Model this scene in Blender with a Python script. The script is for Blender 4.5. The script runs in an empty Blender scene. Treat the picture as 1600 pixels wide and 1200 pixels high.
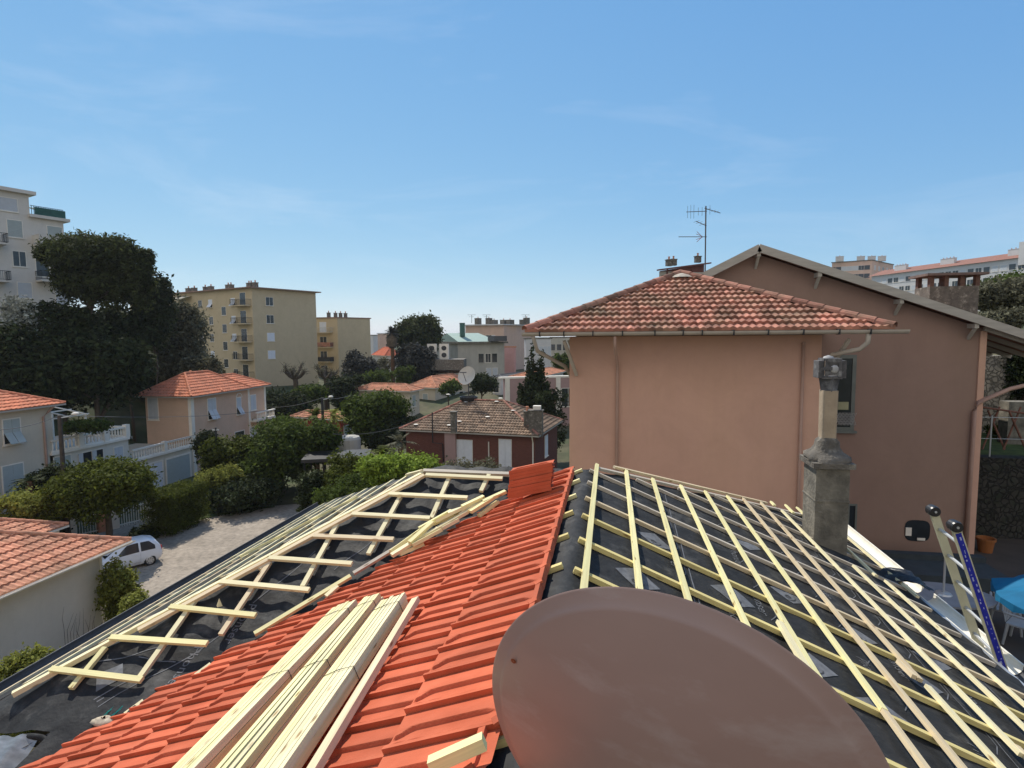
import bpy, math, random
import numpy as np
from mathutils import Vector, Matrix, noise as mnoise
rad = math.radians
sc = bpy.context.scene
COL = sc.collection
random.seed(7)

# ---------------------------------------------------------------- camera
YAW, PITCH, ROLL = rad(9.70), rad(4.74), rad(-0.413)
FPX = 900.0
_f = np.array([-math.sin(YAW)*math.cos(PITCH), math.cos(YAW)*math.cos(PITCH), -math.sin(PITCH)])
_r = np.array([math.cos(YAW), math.sin(YAW), 0.0])
_u = np.cross(_r, _f)
CR = math.cos(ROLL)*_r + math.sin(ROLL)*_u
CU = -math.sin(ROLL)*_r + math.cos(ROLL)*_u
CF = _f
cam_d = bpy.data.cameras.new('camera')
cam_d.sensor_width = 36.0
cam_d.lens = FPX/1600.0*36.0
cam_d.clip_start = 0.05
cam_d.clip_end = 9000.0
cam = bpy.data.objects.new('camera', cam_d)
COL.objects.link(cam)
cam.matrix_world = Matrix(((CR[0], CU[0], -CF[0], 0), (CR[1], CU[1], -CF[1], 0), (CR[2], CU[2], -CF[2], 0), (0, 0, 0, 1)))
sc.camera = cam

# ---------------------------------------------------------------- sun, sky, exposure
SUN_AZ, SUN_EL = rad(40), rad(50)          # azimuth measured from +Y towards -X
S = Vector((-math.sin(SUN_AZ)*math.cos(SUN_EL), math.cos(SUN_AZ)*math.cos(SUN_EL), math.sin(SUN_EL)))
sun_d = bpy.data.lights.new('sun', 'SUN')
sun_d.energy = 4.9
sun_d.angle = rad(0.55)
sun_d.color = (1.0, 0.945, 0.85)
sun = bpy.data.objects.new('sun', sun_d)
COL.objects.link(sun)
sun.rotation_euler = S.to_track_quat('Z', 'Y').to_euler()
w = bpy.data.worlds.new('World')
sc.world = w
w.use_nodes = True
nt = w.node_tree
nt.nodes.clear()
sky = nt.nodes.new('ShaderNodeTexSky')
sky.sky_type = 'NISHITA'
sky.sun_disc = False
sky.sun_elevation = SUN_EL
sky.sun_rotation = -SUN_AZ
sky.altitude = 50
sky.air_density = 0.8
sky.dust_density = 0.0
sky.ozone_density = 4.0
tc = nt.nodes.new('ShaderNodeTexCoord')
mp = nt.nodes.new('ShaderNodeMapping')
mp.inputs['Scale'].default_value = (1.4, 2.6, 7.0)
mp.inputs['Rotation'].default_value = (0.15, 0.2, 0.5)
nz = nt.nodes.new('ShaderNodeTexNoise')
nz.inputs['Scale'].default_value = 1.3
nz.inputs['Detail'].default_value = 7
nz.inputs['Roughness'].default_value = 0.62
nz.inputs['Distortion'].default_value = 0.7
rp = nt.nodes.new('ShaderNodeValToRGB')
rp.color_ramp.elements[0].position = 0.50
rp.color_ramp.elements[0].color = (0, 0, 0, 1)
rp.color_ramp.elements[1].position = 0.80
rp.color_ramp.elements[1].color = (0.22, 0.22, 0.22, 1)
mx = nt.nodes.new('ShaderNodeMix')
mx.data_type = 'RGBA'
mx.inputs['B'].default_value = (7.0, 7.6, 8.4, 1)
bgn = nt.nodes.new('ShaderNodeBackground')
bgn.inputs['Strength'].default_value = 0.12
out = nt.nodes.new('ShaderNodeOutputWorld')
L = nt.links.new
L(tc.outputs['Generated'], mp.inputs['Vector']); L(mp.outputs['Vector'], nz.inputs['Vector'])
L(nz.outputs['Fac'], rp.inputs['Fac']); L(rp.outputs['Color'], mx.inputs['Factor'])
sepc = nt.nodes.new('ShaderNodeSeparateColor'); comb = nt.nodes.new('ShaderNodeCombineColor')
L(sky.outputs['Color'], sepc.inputs['Color'])
for ch, ex_, k_ in (('Red', 0.80, 0.142), ('Green', 0.52, 0.252), ('Blue', 0.23, 0.502)):    # response of the phone camera's sky rendering
    p_ = nt.nodes.new('ShaderNodeMath'); p_.operation = 'POWER'; p_.inputs[1].default_value = ex_
    q_ = nt.nodes.new('ShaderNodeMath'); q_.operation = 'MULTIPLY'; q_.inputs[1].default_value = k_/0.12
    L(sepc.outputs[ch], p_.inputs[0]); L(p_.outputs[0], q_.inputs[0]); L(q_.outputs[0], comb.inputs[ch])
L(comb.outputs['Color'], mx.inputs['A'])
# bright cumulus added to the unseen sky behind the camera, filling the shaded walls
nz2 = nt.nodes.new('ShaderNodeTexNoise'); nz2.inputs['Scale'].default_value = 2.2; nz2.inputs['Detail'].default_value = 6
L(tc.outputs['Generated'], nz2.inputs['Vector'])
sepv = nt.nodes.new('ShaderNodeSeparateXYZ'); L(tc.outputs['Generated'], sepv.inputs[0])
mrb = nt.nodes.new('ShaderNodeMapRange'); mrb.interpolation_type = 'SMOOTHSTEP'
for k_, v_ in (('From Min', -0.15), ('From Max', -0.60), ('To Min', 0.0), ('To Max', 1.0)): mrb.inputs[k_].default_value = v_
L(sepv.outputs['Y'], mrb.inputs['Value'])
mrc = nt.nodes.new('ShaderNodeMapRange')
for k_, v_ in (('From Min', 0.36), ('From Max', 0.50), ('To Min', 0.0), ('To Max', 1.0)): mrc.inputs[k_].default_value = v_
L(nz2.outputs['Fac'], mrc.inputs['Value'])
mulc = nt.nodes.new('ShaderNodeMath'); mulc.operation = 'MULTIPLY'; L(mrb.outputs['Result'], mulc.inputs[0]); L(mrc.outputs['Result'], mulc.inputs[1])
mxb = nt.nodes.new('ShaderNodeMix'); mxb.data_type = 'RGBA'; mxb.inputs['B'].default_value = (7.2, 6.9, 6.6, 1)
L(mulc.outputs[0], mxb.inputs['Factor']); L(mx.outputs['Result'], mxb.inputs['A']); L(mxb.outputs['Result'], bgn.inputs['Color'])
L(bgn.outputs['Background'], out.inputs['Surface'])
sc.view_settings.view_transform = 'Standard'
sc.view_settings.look = 'None'
sc.view_settings.exposure = 0.08
sc.view_settings.gamma = 1.0
sc.cycles.max_bounces = 6
sc.cycles.use_denoising = True

# ---------------------------------------------------------------- coordinate helpers
def ray(px, py):
    return CF + (px-800)/FPX*CR - (py-600)/FPX*CU
def D(px, py, dep):                        # point seen at a pixel of the 1600x1200 photo, at forward depth dep
    return ray(px, py)*dep
def onpl(px, py, n, c):
    d = ray(px, py); return d*(c/float(np.dot(n, d)))
def atz(px, py, z): return onpl(px, py, [0, 0, 1.0], z)
def aty(px, py, y): return onpl(px, py, [0, 1.0, 0], y)
def atx(px, py, x): return onpl(px, py, [1.0, 0, 0], x)
def azdir(a):                              # horizontal direction, degrees right of the camera heading
    a = rad(a); h = np.array([-math.sin(YAW), math.cos(YAW), 0]); r = np.array([math.cos(YAW), math.sin(YAW), 0])
    return math.cos(a)*h + math.sin(a)*r
def run(P, d, px):                         # distance from P along d until the column px is reached
    k = (px-800)/FPX
    a = np.dot(P, CR) - k*np.dot(P, CF); b = np.dot(d, CR) - k*np.dot(d, CF)
    return -a/b
def ss(t):
    t = max(0.0, min(1.0, t)); return t*t*(3-2*t)
def gz(x, y):                              # height of the ground
    fwd = x*CF[0] + y*CF[1]
    h = -12.7
    h += 13.0*ss((-x-44)/20.0)*ss((y-22)/12.0)*(1-ss((fwd-60)/25.0)*0.9)
    h += 3.6*ss((fwd-58)/40.0)
    rr = x - 0.30*max(0.0, y-18)
    h += 6.45*ss((x-0.5)/1.5)*(1-ss((fwd-22)/30.0))
    h += 15.0*ss((rr-14)/38.0)*ss((y-17)/14.0)
    return h

# ---------------------------------------------------------------- materials
MATS = {}
def _node(nt, t, **kw):
    n = nt.nodes.new(t)
    for k, v in kw.items(): setattr(n, k, v)
    return n
def M(name, col, rough=0.85, var=0.18, scale=3.0, bump=0.0, bscale=30.0, spec=0.3, metal=0.0, coord='Object',
      stretch=(1, 1, 1), island=0.0, col2=None, c2scale=1.5, c2lo=0.45, c2hi=0.65, objvar=0.0, transl=0.0, detail=6, streak=0.0):
    if name in MATS: return MATS[name]
    m = bpy.data.materials.new(name); MATS[name] = m
    m.use_nodes = True
    nt = m.node_tree; L = nt.links.new
    b = nt.nodes['Principled BSDF']
    b.inputs['Roughness'].default_value = rough
    b.inputs['Metallic'].default_value = metal
    b.inputs['Specular IOR Level'].default_value = spec
    tc = _node(nt, 'ShaderNodeTexCoord')
    mp = _node(nt, 'ShaderNodeMapping'); mp.inputs['Scale'].default_value = stretch
    L(tc.outputs[coord], mp.inputs['Vector'])
    nz = _node(nt, 'ShaderNodeTexNoise')
    nz.inputs['Scale'].default_value = scale; nz.inputs['Detail'].default_value = detail
    L(mp.outputs['Vector'], nz.inputs['Vector'])
    mr = _node(nt, 'ShaderNodeMapRange')
    mr.inputs['From Min'].default_value = 0.25; mr.inputs['From Max'].default_value = 0.75
    mr.inputs['To Min'].default_value = 1-var; mr.inputs['To Max'].default_value = 1+var
    L(nz.outputs['Fac'], mr.inputs['Value'])
    cur = None
    base = _node(nt, 'ShaderNodeRGB'); base.outputs[0].default_value = (*col, 1); cur = base.outputs[0]
    if col2 is not None:
        n2 = _node(nt, 'ShaderNodeTexNoise'); n2.inputs['Scale'].default_value = c2scale; n2.inputs['Detail'].default_value = 8
        n2.inputs['Roughness'].default_value = 0.65
        L(mp.outputs['Vector'], n2.inputs['Vector'])
        r2 = _node(nt, 'ShaderNodeMapRange'); r2.inputs['From Min'].default_value = c2lo; r2.inputs['From Max'].default_value = c2hi
        L(n2.outputs['Fac'], r2.inputs['Value'])
        m2 = _node(nt, 'ShaderNodeMix', data_type='RGBA'); m2.inputs['B'].default_value = (*col2, 1)
        L(r2.outputs['Result'], m2.inputs['Factor']); L(cur, m2.inputs['A']); cur = m2.outputs['Result']
    fac = mr.outputs['Result']
    def mulv(a, bsock):
        q = _node(nt, 'ShaderNodeMath', operation='MULTIPLY'); L(a, q.inputs[0]); L(bsock, q.inputs[1]); return q.outputs[0]
    if island > 0:
        g = _node(nt, 'ShaderNodeNewGeometry'); r = _node(nt, 'ShaderNodeMapRange')
        r.inputs['To Min'].default_value = 1-island; r.inputs['To Max'].default_value = 1+island
        L(g.outputs['Random Per Island'], r.inputs['Value']); fac = mulv(fac, r.outputs['Result'])
    if objvar > 0:
        g = _node(nt, 'ShaderNodeObjectInfo'); r = _node(nt, 'ShaderNodeMapRange')
        r.inputs['To Min'].default_value = 1-objvar; r.inputs['To Max'].default_value = 1+objvar
        L(g.outputs['Random'], r.inputs['Value']); fac = mulv(fac, r.outputs['Result'])
    if streak > 0:
        m3 = _node(nt, 'ShaderNodeMapping'); m3.inputs['Scale'].default_value = (1, 1, 0.07); L(tc.outputs['Object'], m3.inputs['Vector'])
        n3 = _node(nt, 'ShaderNodeTexNoise'); n3.inputs['Scale'].default_value = 5.0; n3.inputs['Detail'].default_value = 7; n3.inputs['Roughness'].default_value = 0.7
        L(m3.outputs['Vector'], n3.inputs['Vector']); r3 = _node(nt, 'ShaderNodeMapRange'); r3.inputs['From Min'].default_value = 0.35; r3.inputs['From Max'].default_value = 0.6
        r3.inputs['To Min'].default_value = 1-streak*.3; r3.inputs['To Max'].default_value = 1.0; L(n3.outputs['Fac'], r3.inputs['Value']); fac = mulv(fac, r3.outputs['Result'])
        n4 = _node(nt, 'ShaderNodeTexNoise'); n4.inputs['Scale'].default_value = 0.8; n4.inputs['Detail'].default_value = 10; n4.inputs['Roughness'].default_value = 0.75; n4.inputs['Distortion'].default_value = 0.6
        L(tc.outputs['Object'], n4.inputs['Vector']); r4 = _node(nt, 'ShaderNodeMapRange'); r4.inputs['From Min'].default_value = 0.3; r4.inputs['From Max'].default_value = 0.7
        r4.inputs['To Min'].default_value = 1-streak*1.2; r4.inputs['To Max'].default_value = 1+streak*.7; L(n4.outputs['Fac'], r4.inputs['Value']); fac = mulv(fac, r4.outputs['Result'])
    vm = _node(nt, 'ShaderNodeVectorMath', operation='SCALE'); L(cur, vm.inputs[0]); L(fac, vm.inputs['Scale'])
    L(vm.outputs['Vector'], b.inputs['Base Color'])
    if bump > 0:
        nb = _node(nt, 'ShaderNodeTexNoise'); nb.inputs['Scale'].default_value = bscale; nb.inputs['Detail'].default_value = 5
        L(mp.outputs['Vector'], nb.inputs['Vector'])
        bp = _node(nt, 'ShaderNodeBump'); bp.inputs['Strength'].default_value = bump; bp.inputs['Distance'].default_value = 0.02
        L(nb.outputs['Fac'], bp.inputs['Height']); L(bp.outputs['Normal'], b.inputs['Normal'])
    if transl > 0:
        tr = _node(nt, 'ShaderNodeBsdfTranslucent'); L(vm.outputs['Vector'], tr.inputs['Color'])
        ms = _node(nt, 'ShaderNodeMixShader'); ms.inputs[0].default_value = transl
        L(b.outputs[0], ms.inputs[1]); L(tr.outputs[0], ms.inputs[2])
        L(ms.outputs[0], nt.nodes['Material Output'].inputs['Surface'])
    return m

def wood(name, c, c2, objvar=0.10):
    m = M(name, c, rough=0.75, var=0.17, scale=1.0, coord='UV', stretch=(2.2, 55, 1), col2=c2, c2scale=0.8, c2lo=0.42, c2hi=0.72, objvar=objvar, spec=0.25)
    nt = m.node_tree; L = nt.links.new; b = nt.nodes['Principled BSDF']
    tc = [n for n in nt.nodes if n.type == 'TEX_COORD'][0]
    mp = _node(nt, 'ShaderNodeMapping'); mp.inputs['Scale'].default_value = (4.5, 16, 1)
    L(tc.outputs['UV'], mp.inputs['Vector'])
    oi = _node(nt, 'ShaderNodeObjectInfo'); cm = _node(nt, 'ShaderNodeCombineXYZ'); q = _node(nt, 'ShaderNodeMath', operation='MULTIPLY'); q.inputs[1].default_value = 37.0
    L(oi.outputs['Random'], q.inputs[0]); L(q.outputs[0], cm.inputs[0]); L(cm.outputs[0], mp.inputs['Location'])
    vo = _node(nt, 'ShaderNodeTexVoronoi'); vo.inputs['Scale'].default_value = 1.0
    L(mp.outputs['Vector'], vo.inputs['Vector'])
    r = _node(nt, 'ShaderNodeMapRange'); r.inputs['From Min'].default_value = 0.07; r.inputs['From Max'].default_value = 0.19
    L(vo.outputs['Distance'], r.inputs['Value'])
    old = b.inputs['Base Color'].links[0].from_socket
    mx = _node(nt, 'ShaderNodeMix', data_type='RGBA'); mx.inputs['A'].default_value = (c[0]*0.42, c[1]*0.30, c[2]*0.22, 1)
    L(r.outputs['Result'], mx.inputs['Factor']); L(old, mx.inputs['B']); L(mx.outputs['Result'], b.inputs['Base Color'])
    return m

WOOD_Y = wood('wood_yellow', (0.76, 0.69, 0.35), (0.70, 0.59, 0.30))
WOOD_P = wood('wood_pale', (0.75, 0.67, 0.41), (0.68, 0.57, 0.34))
WOOD_O = wood('wood_tan', (0.64, 0.52, 0.33), (0.55, 0.42, 0.26))
WOOD_G = wood('wood_grey', (0.50, 0.44, 0.35), (0.38, 0.32, 0.26))
WOOD_T = wood('wood_treated', (0.64, 0.53, 0.22), (0.52, 0.41, 0.17))
WOODS = [WOOD_Y, WOOD_P, WOOD_P, WOOD_O, WOOD_Y]
TILE = M('terracotta_new', (0.49, 0.108, 0.048), rough=0.85, var=0.20, scale=5, island=0.15, bump=0.15, bscale=90, col2=(0.44, 0.115, 0.058), c2scale=2.5, c2lo=0.4, c2hi=0.75, spec=0.2)
def roofmat(name, c, c2, isl=0.28, lo=0.42, hi=0.66, s=0.9):
    return M(name, c, rough=0.9, var=0.25, scale=6, island=isl, col2=c2, c2scale=s, c2lo=lo, c2hi=hi, spec=0.15, bump=0.2, bscale=40)
T_PINK = roofmat('tile_rose', (0.40, 0.175, 0.125), (0.20, 0.135, 0.09), 0.38)
T_SHED = roofmat('tile_tan_rose', (0.58, 0.26, 0.16), (0.42, 0.22, 0.14), 0.2)
T_VILLA = roofmat('tile_orange', (0.62, 0.22, 0.12), (0.50, 0.20, 0.12), 0.15)
T_BRICK = roofmat('tile_brown', (0.25, 0.17, 0.115), (0.14, 0.105, 0.075), 0.32)
T_FAR = roofmat('tile_far_orange', (0.55, 0.24, 0.14), (0.42, 0.22, 0.14), 0.18)
T_RED = roofmat('tile_far_red', (0.60, 0.17, 0.09), (0.50, 0.15, 0.09), 0.12)
T_DUST = roofmat('tile_dusty_red', (0.27, 0.13, 0.10), (0.22, 0.12, 0.09), 0.12)
def wall(name, c, c2=None, **k):
    k.setdefault('var', 0.07); k.setdefault('scale', 0.7)
    k.setdefault('stretch', (1, 1, 0.3)); k.setdefault('streak', 0.075); return M(name, c, rough=0.92, bump=0.12, bscale=45, col2=c2, c2scale=0.35, c2lo=0.35, c2hi=0.75, spec=0.1, **k)
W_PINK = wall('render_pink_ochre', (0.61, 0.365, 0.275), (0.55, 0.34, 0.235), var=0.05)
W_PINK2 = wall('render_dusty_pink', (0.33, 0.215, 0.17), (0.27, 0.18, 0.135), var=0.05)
W_VILLA = wall('render_salmon', (0.68, 0.46, 0.33), (0.61, 0.42, 0.30))
W_CREAM = wall('render_cream', (0.64, 0.57, 0.45), (0.54, 0.48, 0.38))
W_WHITE = wall('render_white', (0.70, 0.66, 0.58), (0.60, 0.56, 0.48))
W_YEL = wall('render_yellow', (0.58, 0.47, 0.305), (0.54, 0.435, 0.285), var=0.04)
W_GREY = wall('render_grey', (0.42, 0.40, 0.35), (0.52, 0.49, 0.43))
W_FARP = wall('render_far_pink', (0.64, 0.45, 0.36), (0.58, 0.42, 0.33))
W_FARW = wall('render_far_white', (0.62, 0.60, 0.58), (0.54, 0.53, 0.52))
W_ROSE = wall('render_rose', (0.62, 0.34, 0.32), (0.55, 0.32, 0.30))
W_MAUVE = wall('render_mauve', (0.42, 0.28, 0.26), (0.38, 0.26, 0.24))
W_APT = wall('render_cool_white', (0.66, 0.61, 0.54), (0.57, 0.53, 0.47))
W_RED = wall('render_dark_red', (0.38, 0.07, 0.05), (0.30, 0.06, 0.045))
TRIM = M('trim_white', (0.78, 0.72, 0.62), var=0.08, scale=2)
CONC = M('concrete', (0.25, 0.225, 0.18), var=0.3, scale=4, bump=0.6, bscale=25, col2=(0.12, 0.11, 0.09), c2scale=3, c2lo=0.36, c2hi=0.6)
CONC_D = M('concrete_dark', (0.13, 0.115, 0.095), var=0.35, scale=6, bump=0.8, bscale=30, col2=(0.32, 0.29, 0.24), c2scale=5, c2lo=0.52, c2hi=0.68)
ZINC = M('zinc', (0.42, 0.43, 0.44), rough=0.45, var=0.15, scale=3, metal=0.6, spec=0.5)
ZINC_D = M('zinc_dark', (0.085, 0.085, 0.088), rough=0.7, var=0.2, scale=3, spec=0.25)
ZINC_C = M('zinc_cream', (0.72, 0.68, 0.58), rough=0.55, var=0.08, scale=6, spec=0.4)
GUTP = M('gutter_beige', (0.46, 0.40, 0.33), rough=0.6, var=0.12, scale=3)
PIPE = M('pipe_rose', (0.42, 0.27, 0.21), rough=0.7, var=0.1)
WOODB = M('verge_board', (0.42, 0.38, 0.32), rough=0.85, var=0.15, scale=1.5, stretch=(1, 8, 8))
GLASS = M('window_dark', (0.025, 0.03, 0.035), rough=0.12, var=0.3, spec=0.6)
SHUT = M('shutter_grey', (0.52, 0.54, 0.56), rough=0.7, var=0.06)
SHUTG = M('shutter_greygreen', (0.38, 0.42, 0.40), rough=0.7, var=0.06)
SHUTW = M('shutter_white', (0.70, 0.72, 0.76), rough=0.6, var=0.06)
BLACK = M('black_plastic', (0.015, 0.015, 0.017), rough=0.4, var=0.2, spec=0.5)
IRON = M('iron', (0.03, 0.03, 0.032), rough=0.6, var=0.2)
METALP = M('aluminium', (0.55, 0.55, 0.53), rough=0.4, var=0.12, metal=0.5, spec=0.5)
MEMB = M('roof_underlay', (0.024, 0.024, 0.024), rough=0.68, var=0.35, scale=9, bump=1.0, bscale=7, spec=0.18,
         col2=(0.12, 0.115, 0.105), c2scale=3.2, c2lo=0.53, c2hi=0.82, detail=10)
PRINT = M('print_grey', (0.13, 0.133, 0.14), rough=0.8, var=0.3, scale=20)
GRAVEL = M('gravel', (0.31, 0.26, 0.205), rough=0.95, var=0.28, scale=5, bump=0.9, bscale=20, col2=(0.22, 0.185, 0.145), c2scale=0.9, c2lo=0.42, c2hi=0.72, detail=12)
EARTH = M('earth', (0.085, 0.075, 0.04), rough=0.95, var=0.4, scale=0.5, bump=0.5, bscale=4, col2=(0.04, 0.055, 0.018), c2scale=0.12, c2lo=0.4, c2hi=0.6)
GRASS = M('grass', (0.075, 0.10, 0.025), rough=0.95, var=0.4, scale=3, bump=0.8, bscale=15)
SLAB = M('patio_slab', (0.075, 0.058, 0.045), rough=0.9, var=0.15, scale=2)
BARK = M('bark', (0.10, 0.075, 0.055), rough=0.95, var=0.35, scale=8, bump=0.8, bscale=20, stretch=(3, 3, 0.6))
def leaf(name, c, var=0.45, tr=0.35):
    return M(name, c, rough=0.75, var=0.35, scale=0.9, island=var, transl=tr, spec=0.08)
LF_DARK = leaf('leaf_dark', (0.034, 0.044, 0.017), tr=0.2)
LF_PINE = leaf('leaf_pine', (0.050, 0.060, 0.020), tr=0.35)
LF_OLIVE = leaf('leaf_olive', (0.125, 0.12, 0.075), tr=0.25)
LF_MID = leaf('leaf_mid', (0.066, 0.092, 0.018))
LF_BRI = leaf('leaf_bright', (0.20, 0.27, 0.04))
LF_YEL = leaf('leaf_yellowgreen', (0.20, 0.21, 0.045))
LF_HEDGE = leaf('leaf_hedge', (0.076, 0.090, 0.014), tr=0.3)
LF_PLUM = leaf('leaf_bluish', (0.045, 0.045, 0.04), tr=0.15)
LF_SILV = leaf('leaf_silver', (0.26, 0.27, 0.23), tr=0.2)

# ---------------------------------------------------------------- mesh builder
class MB:
    def __init__(s): s.v = []; s.f = []; s.uv = []
    def add(s, vs, fs, uvs=None):
        o = len(s.v); s.v += [tuple(map(float, v)) for v in vs]
        for i, f in enumerate(fs):
            s.f.append(tuple(o+k for k in f))
            s.uv.append(uvs[i] if uvs else [(0, 0)]*len(f))
        return s
    def quad(s, a, b, c, d):
        a, b, c, d = map(np.array, (a, b, c, d)); l = np.linalg.norm(b-a); h = np.linalg.norm(d-a)
        return s.add([a, b, c, d], [(0, 1, 2, 3)], [[(0, 0), (l, 0), (l, h), (0, h)]])
    def poly(s, pts):
        return s.add(pts, [tuple(range(len(pts)))])
    def obox(s, c, ax, ay, az):            # centre and three half-axes
        c, ax, ay, az = (np.array(t, float) for t in (c, ax, ay, az))
        sg = [(-1, -1, -1), (1, -1, -1), (1, 1, -1), (-1, 1, -1), (-1, -1, 1), (1, -1, 1), (1, 1, 1), (-1, 1, 1)]
        vs = [c+i*ax+j*ay+k*az for i, j, k in sg]
        fs = [(0, 3, 2, 1), (4, 5, 6, 7), (0, 1, 5, 4), (2, 3, 7, 6), (1, 2, 6, 5), (3, 0, 4, 7)]
        X, Y, Z = (2*np.linalg.norm(t) for t in (ax, ay, az))
        o1, o2, o3 = Y+.01, 2*Y+.02, 2*Y+Z+.03
        u = [[(0, 0), (0, Y), (X, Y), (X, 0)], [(0, o1), (X, o1), (X, o1+Y), (0, o1+Y)], [(0, o2), (X, o2), (X, o2+Z), (0, o2+Z)],
             [(X, o3), (0, o3), (0, o3+Z), (X, o3+Z)], [(0, 0), (Y, 0), (Y, Z), (0, Z)], [(Y, 0), (0, 0), (0, Z), (Y, Z)]]
        return s.add(vs, fs, u)
    def box(s, x0, x1, y0, y1, z0, z1):
        return s.obox(((x0+x1)/2, (y0+y1)/2, (z0+z1)/2), ((x1-x0)/2, 0, 0), (0, (y1-y0)/2, 0), (0, 0, (z1-z0)/2))
    def beam(s, p0, p1, wd, ht, up=(0, 0, 1)):
        p0, p1, up = (np.array(t, float) for t in (p0, p1, up))
        d = p1-p0; l = np.linalg.norm(d); d = d/l
        sd = np.cross(up, d); sd /= np.linalg.norm(sd); n = np.cross(d, sd)
        return s.obox((p0+p1)/2, d*l/2, sd*wd/2, n*ht/2)
    def tube(s, pts, r, n=8, cap=True):
        pts = [np.array(p, float) for p in pts]
        rs = r if hasattr(r, '__len__') else [r]*len(pts)
        rings = []; ref = None
        for i, p in enumerate(pts):
            a = pts[max(0, i-1)]; b = pts[min(len(pts)-1, i+1)]; d = (b-a)/np.linalg.norm(b-a)
            if ref is None or abs(np.dot(ref, d)) > .95: ref = np.array([0, 0, 1.]) if abs(d[2]) < .9 else np.array([1., 0, 0])
            s1 = np.cross(ref, d); s1 /= np.linalg.norm(s1); s2 = np.cross(d, s1)
            rings.append([p+rs[i]*(math.cos(2*math.pi*k/n)*s1+math.sin(2*math.pi*k/n)*s2) for k in range(n)])
        vs = [v for rg in rings for v in rg]; fs = []
        for i in range(len(pts)-1):
            for k in range(n):
                fs.append((i*n+k, i*n+(k+1) % n, (i+1)*n+(k+1) % n, (i+1)*n+k))
        if cap:
            fs.append(tuple(range(n-1, -1, -1))); fs.append(tuple((len(pts)-1)*n+k for k in range(n)))
        return s.add(vs, fs)
    def lathe(s, c, prof, n=16, axis=None):
        c = np.array(c, float)
        if axis is None: e1, e2, e3 = np.eye(3)
        else:
            e3 = np.array(axis, float); e3 /= np.linalg.norm(e3)
            e1 = np.cross(e3, [0, 0, 1.]) if abs(e3[2]) < .9 else np.array([1., 0, 0]); e1 /= np.linalg.norm(e1); e2 = np.cross(e3, e1)
        vs = []; fs = []
        for r, z in prof:
            for k in range(n):
                a = 2*math.pi*k/n; vs.append(c+r*math.cos(a)*e1+r*math.sin(a)*e2+z*e3)
        for i in range(len(prof)-1):
            for k in range(n): fs.append((i*n+k, i*n+(k+1) % n, (i+1)*n+(k+1) % n, (i+1)*n+k))
        return s.add(vs, fs)
    def halfpipe(s, p0, p1, r, n=7, up=(0, 0, 1), th=0, inv=False):
        p0, p1, up = (np.array(t, float) for t in (p0, p1, up))
        d = (p1-p0)/np.linalg.norm(p1-p0); sd = np.cross(d, up); sd /= np.linalg.norm(sd); n2 = np.cross(sd, d)
        if inv: n2 = -n2
        vs = []
        for rr in ([r, r-th] if th else [r]):
            for p in (p0, p1):
                for k in range(n+1):
                    a = math.pi*k/n; vs.append(p+rr*math.cos(a)*sd+rr*math.sin(a)*n2)
        m = n+1; fs = [(k, k+1, m+k+1, m+k) for k in range(n)]
        if th:
            fs += [(2*m+k, 3*m+k, 3*m+k+1, 2*m+k+1) for k in range(n)]
            fs += [(0, m, 3*m, 2*m), (n, 2*m+n, 3*m+n, m+n)]
            fs += [(k, 2*m+k, 2*m+k+1, k+1) for k in range(n)] + [(m+k, m+k+1, 3*m+k+1, 3*m+k) for k in range(n)]
        return s.add(vs, fs)
    def build(s, name, mat, parent=None, smooth=False, root=None, loc=None):
        off = np.array(loc if loc is not None else (parent_off(parent) if parent is not None else (0, 0, 0)), float)
        me = bpy.data.meshes.new(name)
        vs = np.array(s.v, float).reshape(-1, 3) - off
        me.from_pydata([tuple(v) for v in vs], [], s.f)
        ul = me.uv_layers.new(name='UVMap')
        flat = [c for f in s.uv for p in f for c in p]
        ul.data.foreach_set('uv', flat)
        me.materials.append(mat)
        if smooth: me.polygons.foreach_set('use_smooth', [True]*len(me.polygons))
        me.update()
        o = bpy.data.objects.new(name, me); COL.objects.link(o)
        if parent is not None: o.parent = parent
        else: o.location = off
        if parent is not None: o['_off'] = list(map(float, off))
        return o
def parent_off(p):
    return p['_off'] if '_off' in p else p.location
def thing(name, label, cat, loc, group=None):
    o = bpy.data.objects.new(name, None); COL.objects.link(o); o.location = tuple(map(float, loc)); o.empty_display_size = .2
    o['label'] = label; o['category'] = cat; o['_off'] = list(map(float, loc))
    if group: o['group'] = group
    return o
def tag(o, label, cat, group=None):
    o['label'] = label; o['category'] = cat
    if group: o['group'] = group
    return o
def struct(o, kind='structure'): o['kind'] = kind; return o

# ---------------------------------------------------------------- ground
g = MB()
xs = sorted(set([-4000, -1500, -700, -300]+list(range(-200, 201, 5))+[300, 700, 1500, 4000]))
ys = sorted(set([-400, -100, -40]+list(range(-20, 301, 5))+[400, 600, 1000, 2000, 5000]))
vs = [(x, y, gz(x, y)) for y in ys for x in xs]
nx = len(xs)
g.add(vs, [(j*nx+i, j*nx+i+1, (j+1)*nx+i+1, (j+1)*nx+i) for j in range(len(ys)-1) for i in range(nx-1)])
struct(g.build('ground', EARTH, smooth=True))

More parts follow.
